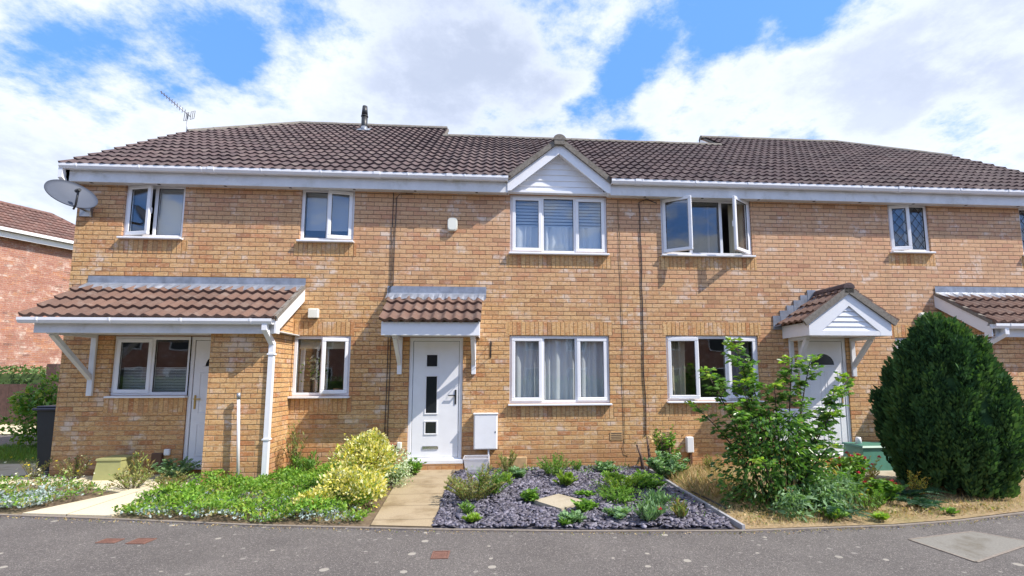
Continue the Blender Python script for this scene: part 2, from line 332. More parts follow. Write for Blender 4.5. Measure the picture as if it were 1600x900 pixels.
# ------------------------------------------------------------------ mesh helpers
class MB:
    def __init__(s): s.v = []; s.f = []; s.uv = []; s.mi = []; s.sm = []
    def face(s, pts, uv=None, mi=0, smooth=False):
        i = len(s.v); pts = [Vector(p) for p in pts]; s.v += pts; s.f.append(tuple(range(i, i+len(pts))))
        if uv is None:
            n = (pts[1]-pts[0]).cross(pts[2]-pts[0]); a = [abs(x) for x in n]
            if a[1] >= a[0] and a[1] >= a[2]: uv = [(p.x, p.z) for p in pts]
            elif a[0] >= a[2]: uv = [(p.y+.1125, p.z) for p in pts]
            else: uv = [(p.x, p.y) for p in pts]
        s.uv += uv; s.mi.append(mi); s.sm.append(smooth); return s
    def box(s, x0, x1, y0, y1, z0, z1, mi=0, M_=None, bev=0.0):
        if bev:
            b = min(bev, (x1-x0)*.45, (y1-y0)*.45, (z1-z0)*.45)
            X = (x0, x0+b, x1-b, x1); Y = (y0, y0+b, y1-b, y1); Z = (z0, z0+b, z1-b, z1)
            T = (lambda p: M_ @ Vector(p)) if M_ else (lambda p: p)
            F = lambda *q: s.face([T(a) for a in q], mi=mi)
            a, b_, c, d_ = X; e, f_, g, h = Y; i, j, k, l = Z
            F((b_, f_, i), (b_, g, i), (c, g, i), (c, f_, i)); F((b_, f_, l), (c, f_, l), (c, g, l), (b_, g, l))
            F((b_, e, j), (c, e, j), (c, e, k), (b_, e, k)); F((b_, h, j), (b_, h, k), (c, h, k), (c, h, j))
            F((a, f_, j), (a, f_, k), (a, g, k), (a, g, j)); F((d_, f_, j), (d_, g, j), (d_, g, k), (d_, f_, k))
            for (yy, yi) in ((e, f_), (h, g)):
                F((b_, yy, j), (b_, yi, i), (c, yi, i), (c, yy, j)); F((b_, yy, k), (c, yy, k), (c, yi, l), (b_, yi, l))
                F((b_, yy, j), (b_, yy, k), (a, yi, k), (a, yi, j)); F((c, yy, j), (d_, yi, j), (d_, yi, k), (c, yy, k))
                for (xo, xi) in ((a, b_), (d_, c)):
                    F((xi, yy, k), (xo, yi, k), (xi, yi, l)); F((xi, yy, j), (xi, yi, i), (xo, yi, j))
            for (xo, xi) in ((a, b_), (d_, c)):
                F((xo, f_, j), (xo, g, j), (xi, g, i), (xi, f_, i)); F((xo, f_, k), (xi, f_, l), (xi, g, l), (xo, g, k))
            return s
        P = [(x0,y0,z0),(x1,y0,z0),(x1,y1,z0),(x0,y1,z0),(x0,y0,z1),(x1,y0,z1),(x1,y1,z1),(x0,y1,z1)]
        if M_: P = [M_ @ Vector(p) for p in P]
        for q in ((0,3,2,1),(4,5,6,7),(0,1,5,4),(1,2,6,5),(2,3,7,6),(3,0,4,7)): s.face([P[i] for i in q], mi=mi)
        return s
    def prism(s, prof, a, b, up=Vector((0,0,1)), mi=0, smooth=False):
        """extrude a closed 2-D profile (right, up) from a to b"""
        a = Vector(a); b = Vector(b); d = (b-a).normalized(); r = d.cross(up).normalized(); u = r.cross(d)
        A = [a+r*p[0]+u*p[1] for p in prof]; B = [b+r*p[0]+u*p[1] for p in prof]; n = len(prof)
        for i in range(n): s.face([A[i], A[(i+1)%n], B[(i+1)%n], B[i]], mi=mi, smooth=smooth)
        s.face(A[::-1], mi=mi); s.face(B, mi=mi); return s
    def tube(s, pts, r, seg=8, mi=0, r1=None):
        pts = [Vector(p) for p in pts]; n = len(pts); rings = []; 
        for k, p in enumerate(pts):
            d = (pts[min(k+1, n-1)]-pts[max(k-1, 0)]).normalized()
            ref = Vector((0, 0, 1)) if abs(d.z) < .9 else Vector((0, 1, 0))
            a = d.cross(ref).normalized(); b = d.cross(a)
            rr = r if r1 is None else r+(r1-r)*k/(n-1)
            rings.append([p+(a*math.cos(2*math.pi*i/seg)+b*math.sin(2*math.pi*i/seg))*rr for i in range(seg)])
        for k in range(n-1):
            for i in range(seg):
                j = (i+1) % seg; s.face([rings[k][i], rings[k][j], rings[k+1][j], rings[k+1][i]], mi=mi, smooth=seg > 5)
        s.face(rings[0][::-1], mi=mi); s.face(rings[-1], mi=mi); return s
    def build(s, name, mats, parent=None, loc=None):
        me = bpy.data.meshes.new(name)
        o = Vector(loc) if loc else Vector((0, 0, 0))
        me.from_pydata([v-o for v in s.v], [], s.f)
        ul = me.uv_layers.new(name='UVMap'); ul.data.foreach_set('uv', np.array(s.uv, dtype=np.float32).ravel())
        for m_ in (mats if isinstance(mats, (list, tuple)) else [mats]): me.materials.append(M[m_])
        me.polygons.foreach_set('material_index', s.mi); me.polygons.foreach_set('use_smooth', s.sm); me.update()
        if any(s.sm):
            import bmesh
            bm = bmesh.new(); bm.from_mesh(me); bmesh.ops.remove_doubles(bm, verts=bm.verts, dist=1e-5); bm.to_mesh(me); bm.free()
        ob = bpy.data.objects.new(name, me); C.objects.link(ob); ob.location = o
        if parent:
            ob.parent = parent; ob.location = o
        return ob
def tag(o, label=None, cat=None, group=None, kind=None):
    for k, v in (('label', label), ('category', cat), ('group', group), ('kind', kind)):
        if v: o[k] = v
    return o
def empty(name, loc, label, cat, group=None):
    o = bpy.data.objects.new(name, None); C.objects.link(o); o.location = loc; o.empty_display_size = .2
    return tag(o, label, cat, group)
def struct(name, mb, m_): return tag(mb.build(name, m_), kind='structure')

def reparent(child, parent):
    """parent without moving (parents here are only translated)"""
    w = child.location.copy(); child.parent = parent; child.location = w - wloc(parent); return child
def wloc(o):
    p = Vector((0, 0, 0))
    while o: p += o.location; o = o.parent
    return p
def part(mb, name, m_, parent, loc=None):
    o = mb.build(name, m_, None, loc); return reparent(o, parent)

def np_mesh(name, verts, faces_n, nper, mats, parent=None, mi=None, smooth=False, loc=(0,0,0)):
    """verts (N*k,3); each leaf owns k verts; faces_n: local tris"""
    me = bpy.data.meshes.new(name); V = np.asarray(verts, np.float32)-np.array(loc, np.float32)
    N = len(V)//nper; F = np.asarray(faces_n); k = F.shape[1]
    idx = (np.arange(N)[:, None, None]*nper + F[None]).reshape(-1, k)
    me.vertices.add(len(V)); me.vertices.foreach_set('co', V.ravel())
    me.loops.add(idx.size); me.loops.foreach_set('vertex_index', idx.ravel().astype(np.int32))
    me.polygons.add(len(idx)); me.polygons.foreach_set('loop_start', np.arange(0, idx.size, k, dtype=np.int32))
    me.polygons.foreach_set('loop_total', np.full(len(idx), k, np.int32))
    for m_ in (mats if isinstance(mats, (list, tuple)) else [mats]): me.materials.append(M[m_])
    if mi is not None: me.polygons.foreach_set('material_index', np.repeat(mi, len(F)).astype(np.int32))
    me.update(calc_edges=True); me.validate()
    o = bpy.data.objects.new(name, me); C.objects.link(o); o.location = loc
    if parent: reparent(o, parent)
    return o
def norm(a): return a/np.maximum(np.linalg.norm(a, axis=-1, keepdims=True), 1e-9)
def leaves(P, D, S, wr=.45, fold=.25, droop=0.):
    """leaf kites: P base points, D axis directions, S lengths -> (N*5,3)"""
    D = norm(D); rnd = norm(rng.normal(size=P.shape)+np.array([0, 0, 1.2])); A = norm(np.cross(D, rnd)); Nn = np.cross(A, D)
    S = S[:, None]; mid = P+D*S*.5; w = S*wr*.5
    v = np.stack([P, mid+A*w+Nn*w*fold, P+D*S-np.array([0, 0, 1])*S*droop, mid-A*w+Nn*w*fold, P+D*S*.45-Nn*w*.1], 1)
    return v.reshape(-1, 3)
LF = [(0, 4, 1), (1, 4, 2), (0, 3, 4), (3, 2, 4)]
def leaf_obj(name, P, D, S, m_, parent=None, wr=.45, fold=.25, droop=0., loc=(0,0,0), mi=None):
    return np_mesh(name, leaves(np.asarray(P, float), np.asarray(D, float), np.asarray(S, float), wr, fold, droop), LF, 5, m_, parent, mi, loc=loc)
def unit(n): return norm(rng.normal(size=(n, 3)))
def in_poly(poly, n):
    poly = np.array(poly); lo, hi = poly.min(0), poly.max(0); out = []
    while len(out) < n:
        p = rng.uniform(lo, hi); c = False; j = len(poly)-1
        for i in range(len(poly)):
            a, b = poly[i], poly[j]
            if (a[1] > p[1]) != (b[1] > p[1]) and p[0] < (b[0]-a[0])*(p[1]-a[1])/(b[1]-a[1])+a[0]: c = not c
            j = i
        if c: out.append(p)
    return np.array(out)

# ------------------------------------------------------------------ ground
g = MB(); g.face([(-400, -400, -.06), (400, -400, -.06), (400, 400, -.06), (-400, 400, -.06)]); struct('ground', g, 'field')
EDGE = [(-40, 3.0), (-14, -.7), (-9, -1.62), (-7.2, -1.92), (-5.56, -2.18), (-4.4, -2.40), (-2.51, -2.80), (-.63, -3.09), (.78, -3.26), (2.45, -3.38), (4.11, -3.34), (4.93, -3.23), (5.89, -3.02), (8, -2.45), (12, -1.3), (40, 6)]
def strip(poly_in, off0, off1, z, mb, ref=EDGE):
    for (a, b) in zip(ref[:-1], ref[1:]):
        mb.face([(a[0], a[1]+off0, z), (b[0], b[1]+off0, z), (b[0], b[1]+off1, z), (a[0], a[1]+off1, z)])
g = MB(); strip(None, -45, 0, -.02, g); struct('pavement', g, 'asphalt')
g = MB()
for a, b in zip(EDGE[:-1], EDGE[1:]):
    n = max(1, int(math.dist(a, b)/.9)) if abs(a[0]) < 15 else 1
    for k in range(n):
        p = [a[0]+(b[0]-a[0])*(k+.001)/n, a[1]+(b[1]-a[1])*(k+.001)/n]; q = [a[0]+(b[0]-a[0])*(k+.999)/n, a[1]+(b[1]-a[1])*(k+.999)/n]
        g.face([(p[0], p[1]-.01, -.006), (q[0], q[1]-.01, -.006), (q[0], q[1]+.022, -.004), (p[0], p[1]+.022, -.004)])
        g.face([(p[0], p[1]-.01, -.02), (q[0], q[1]-.01, -.02), (q[0], q[1]-.01, -.006), (p[0], p[1]-.01, -.006)])
struct('kerb', g, 'concrete')
g = MB(); E2 = [e for e in EDGE if -9.5 < e[0] < 12.5]
for a, b in zip(E2[:-1], E2[1:]): g.face([(a[0], a[1]+.012, -.016), (b[0], b[1]+.012, -.016), (b[0], .02, -.016), (a[0], .02, -.016)])
struct('garden_soil', g, 'soil')
def flat(name, poly, z, m_, thick=0.0):
    g = MB(); g.face([(x, y, z) for x, y in poly])
    if thick:
        n = len(poly)
        for i in range(n):
            a, b = poly[i], poly[(i+1) % n]; g.face([(a[0], a[1], z-thick), (b[0], b[1], z-thick), (b[0], b[1], z), (a[0], a[1], z)])
    return struct(name, g, m_)
CREAM = [(-7.6, -.08), (-4.22, -.02), (-4.22, -1.05), (-4.25, -2.36), (-5.34, -2.17), (-4.98, -1.22), (-5.9, -.78), (-7.6, -.50)]
flat('cream_path', CREAM, .004, 'cream_slab', .03)
flat('door_path', [(-1.30, -2.96), (-.665, -3.06), (-.72, -.30), (-.55, -.03), (-1.70, -.03), (-1.50, -.30)], .012, 'path_slab', .04)
flat('far_door_path', [(5.0, -.9), (5.0, -.03), (6.9, -.03), (7.2, -1.6), (6.2, -1.5)], .002, 'stone_slab', .03)
SLATE = [(-.66, -3.05), (.78, -3.21), (2.40, -3.32), (2.36, -1.7), (2.32, -.04), (-.53, -.04), (-.70, -.35)]
flat('slate_bed', SLATE, -.006, 'slate_bed')
DRY = [(2.48, -3.33), (4.1, -3.29), (4.93, -3.18), (5.89, -2.97), (9.5, -2.0), (9.5, -1.0), (7.2, -1.6), (6.2, -1.5), (5.0, -.9), (5, -.04), (2.42, -.04), (2.44, -1.7)]
flat('dry_turf', DRY, -.008, 'dry_soil')
flat('side_lawn', [(-30, 1.2), (-7.3, 1.2), (-7.3, 3.1), (-30, 3.1)], -.02, 'field')
flat('side_road', [(-60, 3.1), (-7.3, 3.1), (-7.3, 6.0), (-60, 6.0)], -.03, 'asphalt')
flat('side_pavement', [(-60, 6.0), (-7.3, 6.0), (-7.3, 8.9), (-60, 8.9)], -.01, 'cream_slab')
flat('left_path', [(-14, .1), (-7.1, .1), (-7.1, 1.2), (-14, 1.2)], -.005, 'stone_slab')

# ------------------------------------------------------------------ tiles
def tiles(mb, O, U, V, W, L, clip=None, gauge=.32, wave=.165, amp=.029, lip=.033, seg=8, jitter=.005, ends=True):
    O = Vector(O); U = Vector(U).normalized(); V = Vector(V).normalized(); N = U.cross(V)
    if N.z < 0: N = -N
    n = int(math.ceil(L/gauge)); du = wave/seg
    prof = [amp*(.5+.5*math.cos(2*math.pi*i/seg))**1.3 for i in range(seg)]
    for k in range(n):
        v0 = k*gauge; v1 = min(v0+gauge, L)
        if v1-v0 < .02: continue
        for (a, b) in (clip((v0+v1)/2) if clip else [(0, W)]):
            i0 = int(round(a/du)); i1 = int(round(b/du))
            if i1-i0 < 2: continue
            jt = {}
            pts = []
            for i in range(i0, i1+1):
                tid = (i//(2*seg)); 
                if tid not in jt: jt[tid] = random.uniform(-jitter, jitter)
                h = prof[i % seg]; u = i*du
                pts.append((O+U*u+V*(v0-.02)+N*(h-.004), O+U*u+V*(v0-.02)+N*(h+lip+jt[tid]), O+U*u+V*v1+N*h, u))
            for p, q in zip(pts[:-1], pts[1:]):
                uu = (p[3]/.33, q[3]/.33)
                mb.face([p[0], q[0], q[1], p[1]], [(uu[0], k+.01), (uu[1], k+.01), (uu[1], k+.05), (uu[0], k+.05)])
                mb.face([p[1], q[1], q[2], p[2]], [(uu[0], k+.05), (uu[1], k+.05), (uu[1], k+.98), (uu[0], k+.98)])
            for p in ((pts[0], pts[-1]) if ends else ()):
                mb.face([p[0], p[1], p[2], p[2]-N*.03], [(0, k+.1)]*4)
def ridge(parent, a, b, r=.11, L=.45, mname='mortar'):
    mb = MB(); a = Vector(a); b = Vector(b); n = max(1, int((b-a).length/L)); d = (b-a)/n
    prof = [(math.cos(x)*r, math.sin(x)*r*.9-.03) for x in [math.pi*i/8 for i in range(9)]]
    for k in range(n):
        rr = 1.0 + .04*(k % 2)
        mb.prism([(p[0]*rr, p[1]*rr) for p in prof], a+d*k, a+d*(k+.99), smooth=False)
    return part(mb, 'ridge_tiles', mname, parent)
GUT = [(-.055, .05), (-.055, 0.01), (-.03, -.03), (.03, -.03), (.055, .01), (.055, .05), (.045, .05), (.045, .01), (.02, -.02), (-.02, -.02), (-.045, .01), (-.045, .05)]
def gutter(parent, x0, x1, y, z, step=.95, joints=()):
    mb = MB(); mb.prism(GUT, (x0, y, z), (x1, y, z))
    mb.build
    x = x0+.25
    big = [(p[0]*1.12, p[1]*1.08-.002) for p in GUT]
    while x < x1-.1: mb.prism(big, (x, y, z), (x+.022, y, z)); x += step
    for j in joints: mb.prism([(p[0]*1.2, p[1]*1.12-.003) for p in GUT], (j, y, z), (j+.10, y, z))
    return part(mb, 'gutter', 'upvc', parent)
def downpipe(parent, pts, w=.062, bands=()):
    mb = MB(); sq = [(-w/2, -w/2), (w/2, -w/2), (w/2, w/2), (-w/2, w/2)]
    for a, b in zip(pts[:-1], pts[1:]):
        a = Vector(a); b = Vector(b); d = (b-a).normalized(); mb.prism(sq, a-d*.015, b+d*.015, up=Vector((0, 1, 0)))
    for z in bands:
        p = Vector(pts[-1]); mb.box(p.x-w*.72, p.x+w*.72, p.y-w*.66, p.y+w*.66, z-.012, z+.012)
    return part(mb, 'downpipe', 'upvc', parent)

# ------------------------------------------------------------------ windows and doors
def frame_rect(mb, x0, x1, z0, z1, y0, y1, w, M_=None, bev=.006):
    mb.box(x0, x1, y0, y1, z0, z0+w, M_=M_, bev=bev); mb.box(x0, x1, y0, y1, z1-w, z1, M_=M_, bev=bev)
    mb.box(x0, x0+w, y0+.002, y1-.002, z0+w-.002, z1-w+.002, M_=M_, bev=bev); mb.box(x1-w, x1, y0+.002, y1-.002, z0+w-.002, z1-w+.002, M_=M_, bev=bev)
def pane(parent, x0, x1, z0, z1, y, M_=None, lattice=False, m_='glass'):
    mb = MB(); T = (lambda p: M_ @ Vector(p)) if M_ else (lambda p: p)
    mb.box(x0, x1, y, y+.02, z0, z1, M_=M_)
    o = part(mb, 'pane', m_, parent)
    if lattice:
        l = MB(); s_ = .155; hz = .20
        cx, cz = (x0+x1)/2, (z0+z1)/2
        for sg in (1, -1):
            for k in range(-8, 9):
                # lines z-cz = sg*(hz/s_)*(x-cx) + k*hz
                pts = []
                for i in range(41):
                    x = x0+(x1-x0)*i/40; z = cz+sg*(hz/s_)*(x-cx)+k*hz
                    if z0 <= z <= z1: pts.append((x, z))
                if len(pts) > 1:
                    a, b = pts[0], pts[-1]
                    pr = [(-.003, -.003), (.003, -.003), (.003, .003), (-.003, .003)]
                    l.prism(pr, T((a[0], y-.003, a[1])), T((b[0], y-.003, b[1])), up=Vector((0, 1, 0)))
        part(l, 'lead_lattice', 'gasket', parent)
    return o
def window(house, x0, x1, z0, z1, lights, sill=True, lattice=False, label=None):
    """lights: list of (width share, kind, angle) kind: fixed / left / right (hinge side)"""
    yF = .035; fw = .055
    mb = MB(); frame_rect(mb, x0, x1, z0, z1, yF, yF+.065, fw)
    tot = sum(l[0] for l in lights); x = x0+fw; W = x1-x0-2*fw; xs = [x]
    for l in lights: x += W*l[0]/tot; xs.append(x)
    for xm in xs[1:-1]: mb.box(xm-.026, xm+.026, yF+.003, yF+.062, z0+fw-.003, z1-fw+.003, bev=.005)
    w = part(mb, 'window', 'upvc', house)
    if label: w['label'] = label
    if sill:
        s_ = MB(); s_.box(x0-.02, x1+.02, -.075, .034, z0-.034, z0-.003, bev=.006); part(s_, 'sill', 'upvc', w)
    for i, (sh, kind, ang) in enumerate(lights):
        a, b = xs[i]-(.0 if i == 0 else -.0), xs[i+1]
        if i > 0: a += .026
        if i < len(lights)-1: b -= .026
        c0, c1 = z0+fw, z1-fw
        if kind == 'fixed':
            gk = MB(); frame_rect(gk, a, b, c0, c1, yF+.012, yF+.03, .008, bev=0)
            part(gk, 'gasket', 'gasket', w)
            pane(w, a+.003, b-.003, c0+.003, c1-.003, yF+.022, lattice=lattice)
        else:
            a -= .018; b += .018; c0 -= .018; c1 += .018
            hx = a if kind == 'left' else b; s_ = -1 if kind == 'left' else 1
            Mt = Matrix.Translation((hx, yF-.004, 0)) @ Matrix.Rotation(R(s_*ang), 4, 'Z') @ Matrix.Translation((-hx, -(yF-.004), 0))
            cb = MB(); frame_rect(cb, a, b, c0, c1, yF-.016, yF+.036, .062, M_=Mt, bev=.008)
            cs = part(cb, 'casement', 'upvc', w)
            gk = MB(); frame_rect(gk, a+.060, b-.060, c0+.060, c1-.060, yF-.006, yF+.012, .007, M_=Mt, bev=0)
            part(gk, 'gasket', 'gasket', w)
            pane(w, a+.062, b-.062, c0+.062, c1-.062, yF+.004, M_=Mt, lattice=lattice)
            hd = MB(); ox = b-.03 if kind == 'left' else a+.03; zc = (c0+c1)/2
            hd.box(ox-.012, ox+.012, yF+.036, yF+.06, zc-.05, zc+.05, M_=Mt)
            part(hd, 'window_handle', 'upvc', w)
    return w
def curtain(w, x0, x1, z0, z1, y, m_='net', amp=.02, period=.11, name='curtain'):
    mb = MB(); n = max(8, int((x1-x0)/.012)); ph = random.uniform(0, 9); prev = None
    for i in range(n+1):
        x = x0+(x1-x0)*i/n
        q = x/period*6.28+ph; yy = y+amp*(math.sin(q+1.3*math.sin(q*.37+ph))*.7+.5*math.sin(q*.61+2*ph))
        cur = ((x, yy, z0), (x+.012*math.sin(q*.3), yy*1.0+amp*.3*math.sin(q*.2), z1))
        if prev: mb.face([prev[0], cur[0], cur[1], prev[1]], smooth=True)
        prev = cur
    return part(mb, name, m_, w)
def lerp(a, b, k): return a+(b-a)*k

def wall_sheet(mb, x0, x1, z0, z1, openings, soldiers, y=0.0, reveal=.10, ugrid=0):
    xs = sorted({x0, x1, *[v for o in openings+soldiers for v in (o[0], o[1]) if x0 < v < x1]})
    zs = sorted({z0, z1, *[v for o in openings+soldiers for v in (o[2], o[3]) if z0 < v < z1]})
    ins = lambda o, cx, cz: o[0] < cx < o[1] and o[2] < cz < o[3]
    for a, b in zip(xs[:-1], xs[1:]):
        for c, d_ in zip(zs[:-1], zs[1:]):
            cx, cz = (a+b)/2, (c+d_)/2
            if any(ins(o, cx, cz) for o in openings): continue
            sol = next((o for o in soldiers if ins(o, cx, cz)), None)
            uv = None
            if sol: uv = [(a, c-sol[2]+.004), (b, c-sol[2]+.004), (b, d_-sol[2]+.004), (a, d_-sol[2]+.004)]
            mb.face([(a, y, c), (b, y, c), (b, y, d_), (a, y, d_)], uv, mi=1 if sol else 0)
    for o in openings:
        a, b, c, d_ = max(o[0], x0), min(o[1], x1), o[2], o[3]
        for q in ([(a, y, c), (a, y+reveal, c), (a, y+reveal, d_), (a, y, d_)], [(b, y, c), (b, y, d_), (b, y+reveal, d_), (b, y+reveal, c)],
                  [(a, y, d_), (a, y+reveal, d_), (b, y+reveal, d_), (b, y, d_)], [(a, y, c), (b, y, c), (b, y+reveal, c), (a, y+reveal, c)]):
            mb.face(q)

ZT = 4.74; EY, EZ, PM = -.27, 4.90, .70     # wall top; tile eave line and slope
def house_shell(x0, x1, ydep, openings, soldiers, label, end_left=False, end_right=False, xr=None):
    h = empty('terraced_house', ((x0+x1)/2, 0, 0), label, 'house', 'terraced houses in the row')
    mb = MB(); wall_sheet(mb, x0, x1, -.05, ZT, openings, soldiers)
    yb = ydep
    mb.face([(x1, yb, -.05), (x0, yb, -.05), (x0, yb, ZT), (x1, yb, ZT)])
    ym = ydep/2
    for x, e in ((x0, end_left), (x1, end_right)):
        if True: mb.face([(x, yb, -.05), (x, 0, -.05), (x, 0, ZT), (x, ym, ZT+.7*ym), (x, yb, ZT)])
    part(mb, 'wall', ['brick', 'soldier'], h)
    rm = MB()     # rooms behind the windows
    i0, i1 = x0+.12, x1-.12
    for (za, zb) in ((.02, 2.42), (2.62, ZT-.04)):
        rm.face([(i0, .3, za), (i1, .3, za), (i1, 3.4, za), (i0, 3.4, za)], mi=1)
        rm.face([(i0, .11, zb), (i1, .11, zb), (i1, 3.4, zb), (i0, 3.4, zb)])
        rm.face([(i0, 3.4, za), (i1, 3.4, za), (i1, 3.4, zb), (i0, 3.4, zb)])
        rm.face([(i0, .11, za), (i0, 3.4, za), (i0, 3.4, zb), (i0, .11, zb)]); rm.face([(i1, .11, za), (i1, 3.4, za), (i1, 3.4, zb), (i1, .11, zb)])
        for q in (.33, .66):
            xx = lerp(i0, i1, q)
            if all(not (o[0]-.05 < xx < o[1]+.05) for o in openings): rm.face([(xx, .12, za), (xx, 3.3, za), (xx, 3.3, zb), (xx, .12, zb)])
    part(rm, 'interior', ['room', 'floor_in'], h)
    return h

def main_roof(h, x0, x1, yr, clip=None, joints=(), gut=None, fas=None, verge=None, mats='tile'):
    s = math.hypot(1, PM); L = (yr-EY)*s
    mb = MB(); tiles(mb, (x0, EY, EZ), (1, 0, 0), (0, 1, PM), x1-x0, L, clip, ends=(x0 < -6))
    zr = EZ+PM*(yr-EY)
    r = part(mb, 'roof', mats, h)
    return r, zr
def eaves(h, segs):
    """segs: (x0, x1) runs of fascia, soffit and gutter"""
    for (a, b, jn) in segs:
        f = MB(); f.box(a, b, -.19, -.17, 4.655, 4.86, bev=.004); part(f, 'fascia', 'upvc_old', h)
        s = MB(); s.box(a, b, -.169, -.002, 4.68, 4.70)
        x = a+.35
        while x < b-.1: s.box(x-.02, x+.02, -.11, -.07, 4.676, 4.68, mi=1); x += 1.05
        part(s, 'soffit', ['upvc_old', 'gasket'], h)
        gutter(h, a, b, -.25, 4.865, joints=jn)

# ---------------------------------------------------------------- house A (left end)
CA = .075*3+.01
opA = [(-6.20, -5.25, 3.80, 4.715), (-3.37, -2.48, 3.80, 4.715), (-6.16, -4.98, 1.22, 2.17), (-4.98, -4.06, .10, 2.17), (-3.37, -2.45, 1.20, 2.19)]
soA = [(-6.30, -5.15, 3.80-.265, 3.80-.03), (-3.45, -2.42, 3.80-.265, 3.80-.03), (-3.45, -2.40, 1.20-.265, 1.20-.03), (-3.45, -2.40, 2.19, 2.425), (-6.22, -4.98, 1.22-.265, 1.22-.03)]
XA0, XA1 = -6.92, -1.80
A = house_shell(XA0, XA1, 8.7, opA, soA, 'left end terraced house with the long lean-to porch and the satellite dish', end_left=True, xr=-1.4)
YR, YRB = 4.35, 3.22
HIPV = (2.70-EY)*math.hypot(1, PM)
def clipA(v):
    y = EY+v/math.hypot(1, PM); lo = 0.0
    if y > 2.7: lo = (y-2.7)/(4.35-2.7)*1.75
    return [(lo, 7.02-1.41)]
rA, zrA = main_roof(A, -7.02, -1.41, YR, clipA)
for nm, pts in (('hip', [(-7.02, 2.70, EZ+PM*(2.7-EY)), (-5.27, 4.35, zrA)]),):
    ridge(rA, *pts)
ridge(rA, (-5.27, 4.35, zrA), (-1.42, 4.35, zrA))
b = MB(); b.face([(-7.02, 8.9, EZ+.1), (-1.42, 8.9, EZ+.1), (-1.42, 4.36, zrA), (-5.27, 4.36, zrA), (-7.02, 6.0, EZ+PM*(2.7-EY))])
b.face([(-7.02, 2.7, EZ+PM*(2.7-EY)), (-5.27, 4.35, zrA), (-7.02, 6.0, EZ+PM*(2.7-EY))]); part(b, 'roof_slope', 'tile', A)
def verge(h, x, y0, y1, side=1, w=.05, m_='mortar', drop=.05):
    v = MB(); z = lambda y: EZ+PM*(y-EY)
    v.prism([(-w/2, -drop), (w/2, -drop), (w/2, .012), (-w/2, .012)], (x, y0, z(y0)), (x, y1, z(y1))); return part(v, 'verge', m_, h)
verge(A, -6.99, EY, 2.7); verge(A, -1.41, 3.1, 4.35)
g = MB(); g.face([(-1.44, 3.0, 6.6), (-1.44, 5.8, 6.6), (-1.44, 5.8, EZ+PM*(2.9-EY)), (-1.44, 4.35, zrA-.03), (-1.44, 3.0, EZ+PM*(3.0-EY)-.03)]); part(g, 'gable_wall', 'brick', A)
eaves(A, [(-7.02, -1.80, (-4.75, -2.1))])
# boxed eave end and hopper at the corner
g = MB(); g.box(-7.06, -6.93, -.19, .3, 4.655, 4.86, bev=.004); g.box(-7.04, -6.98, -.23, -.10, 4.60, 4.80); part(g, 'eave_box', 'upvc_old', A)
downpipe(A, [(-7.0, -.25, 4.83), (-7.0, -.25, 4.70), (-6.96, -.04, 4.50), (-6.96, .06, 4.40)])
w = window(A, -6.20, -5.25, 3.80, 4.715, [(1, 'left', 14), (1, 'fixed', 0)])
cb = MB(); cb.face([(-5.74, .16, 3.84), (-5.29, .16, 3.84), (-5.29, .16, 4.70), (-5.74, .16, 4.70)]); part(cb, 'blind', 'blind', w)  # added pale sheet, stands in for the blue-grey reflection in this pane
w = window(A, -3.37, -2.48, 3.80, 4.715, [(1, 'fixed', 0), (1, 'right', 9)])
for w_, x0_, x1_ in ((w, -3.33, -2.52),):
    cb = MB(); cb.face([(x0_, .17, 4.02), (x1_, .17, 4.02), (x1_, .17, 4.70), (x0_, .17, 4.70)]); part(cb, 'blind', 'blind', w_)  # second pale sheet added to imitate the reflection in the glass
w = window(A, -6.16, -4.98, 1.22, 2.17, [(1, 'left', 0), (1, 'fixed', 0)])
b = MB()
for k in range(16): b.box(-6.08, -5.06, .16, .18, 1.28+k*.025, 1.295+k*.025)
part(b, 'slatted_blind', 'blind', w)
w = window(A, -3.37, -2.45, 1.20, 2.19, [(1, 'fixed', 0), (1, 'right', 12)])
b = MB(); b.box(-3.31, -2.52, .13, .14, 1.98, 2.15); part(b, 'roller_blind', 'cream_blind', w)
curtain(w, -3.32, -3.24, 1.24, 2.0, .16, 'net'); curtain(w, -2.94, -2.86, 1.24, 1.98, .2, 'net')
# flower vase on the inner ledge
vs = empty('flower_vase', (-3.06, .22, 1.24), 'vase of white and green flowers standing inside the lower small window of the left house', 'vase')
g = MB(); g.tube([(-3.06, .22, 1.24), (-3.06, .22, 1.34), (-3.06, .22, 1.46)], .045, 10, r1=.03); part(g, 'vase', 'stump', vs)
P = np.array([-3.06, .22, 1.62])+rng.normal(size=(140, 3))*np.array([.09, .05, .10]); leaf_obj('flowers', P, unit(140)+[0, 0, .5], rng.uniform(.05, .10, 140), ['weed', 'white_fl'], vs, mi=(rng.random(140) < .45).astype(int))
pt = MB(); pt.tube([(-2.70, .2, 1.21), (-2.70, .2, 1.32)], .05, 12, r1=.07); tag(pt.build('plant_pot', 'terracotta', loc=(-2.7, .2, 1.21)), 'small terracotta pot on the ledge behind the open casement', 'pot')
lg = MB(); lg.box(-3.34, -2.48, .11, .32, 1.16, 1.20); part(lg, 'window_ledge', 'upvc', A)
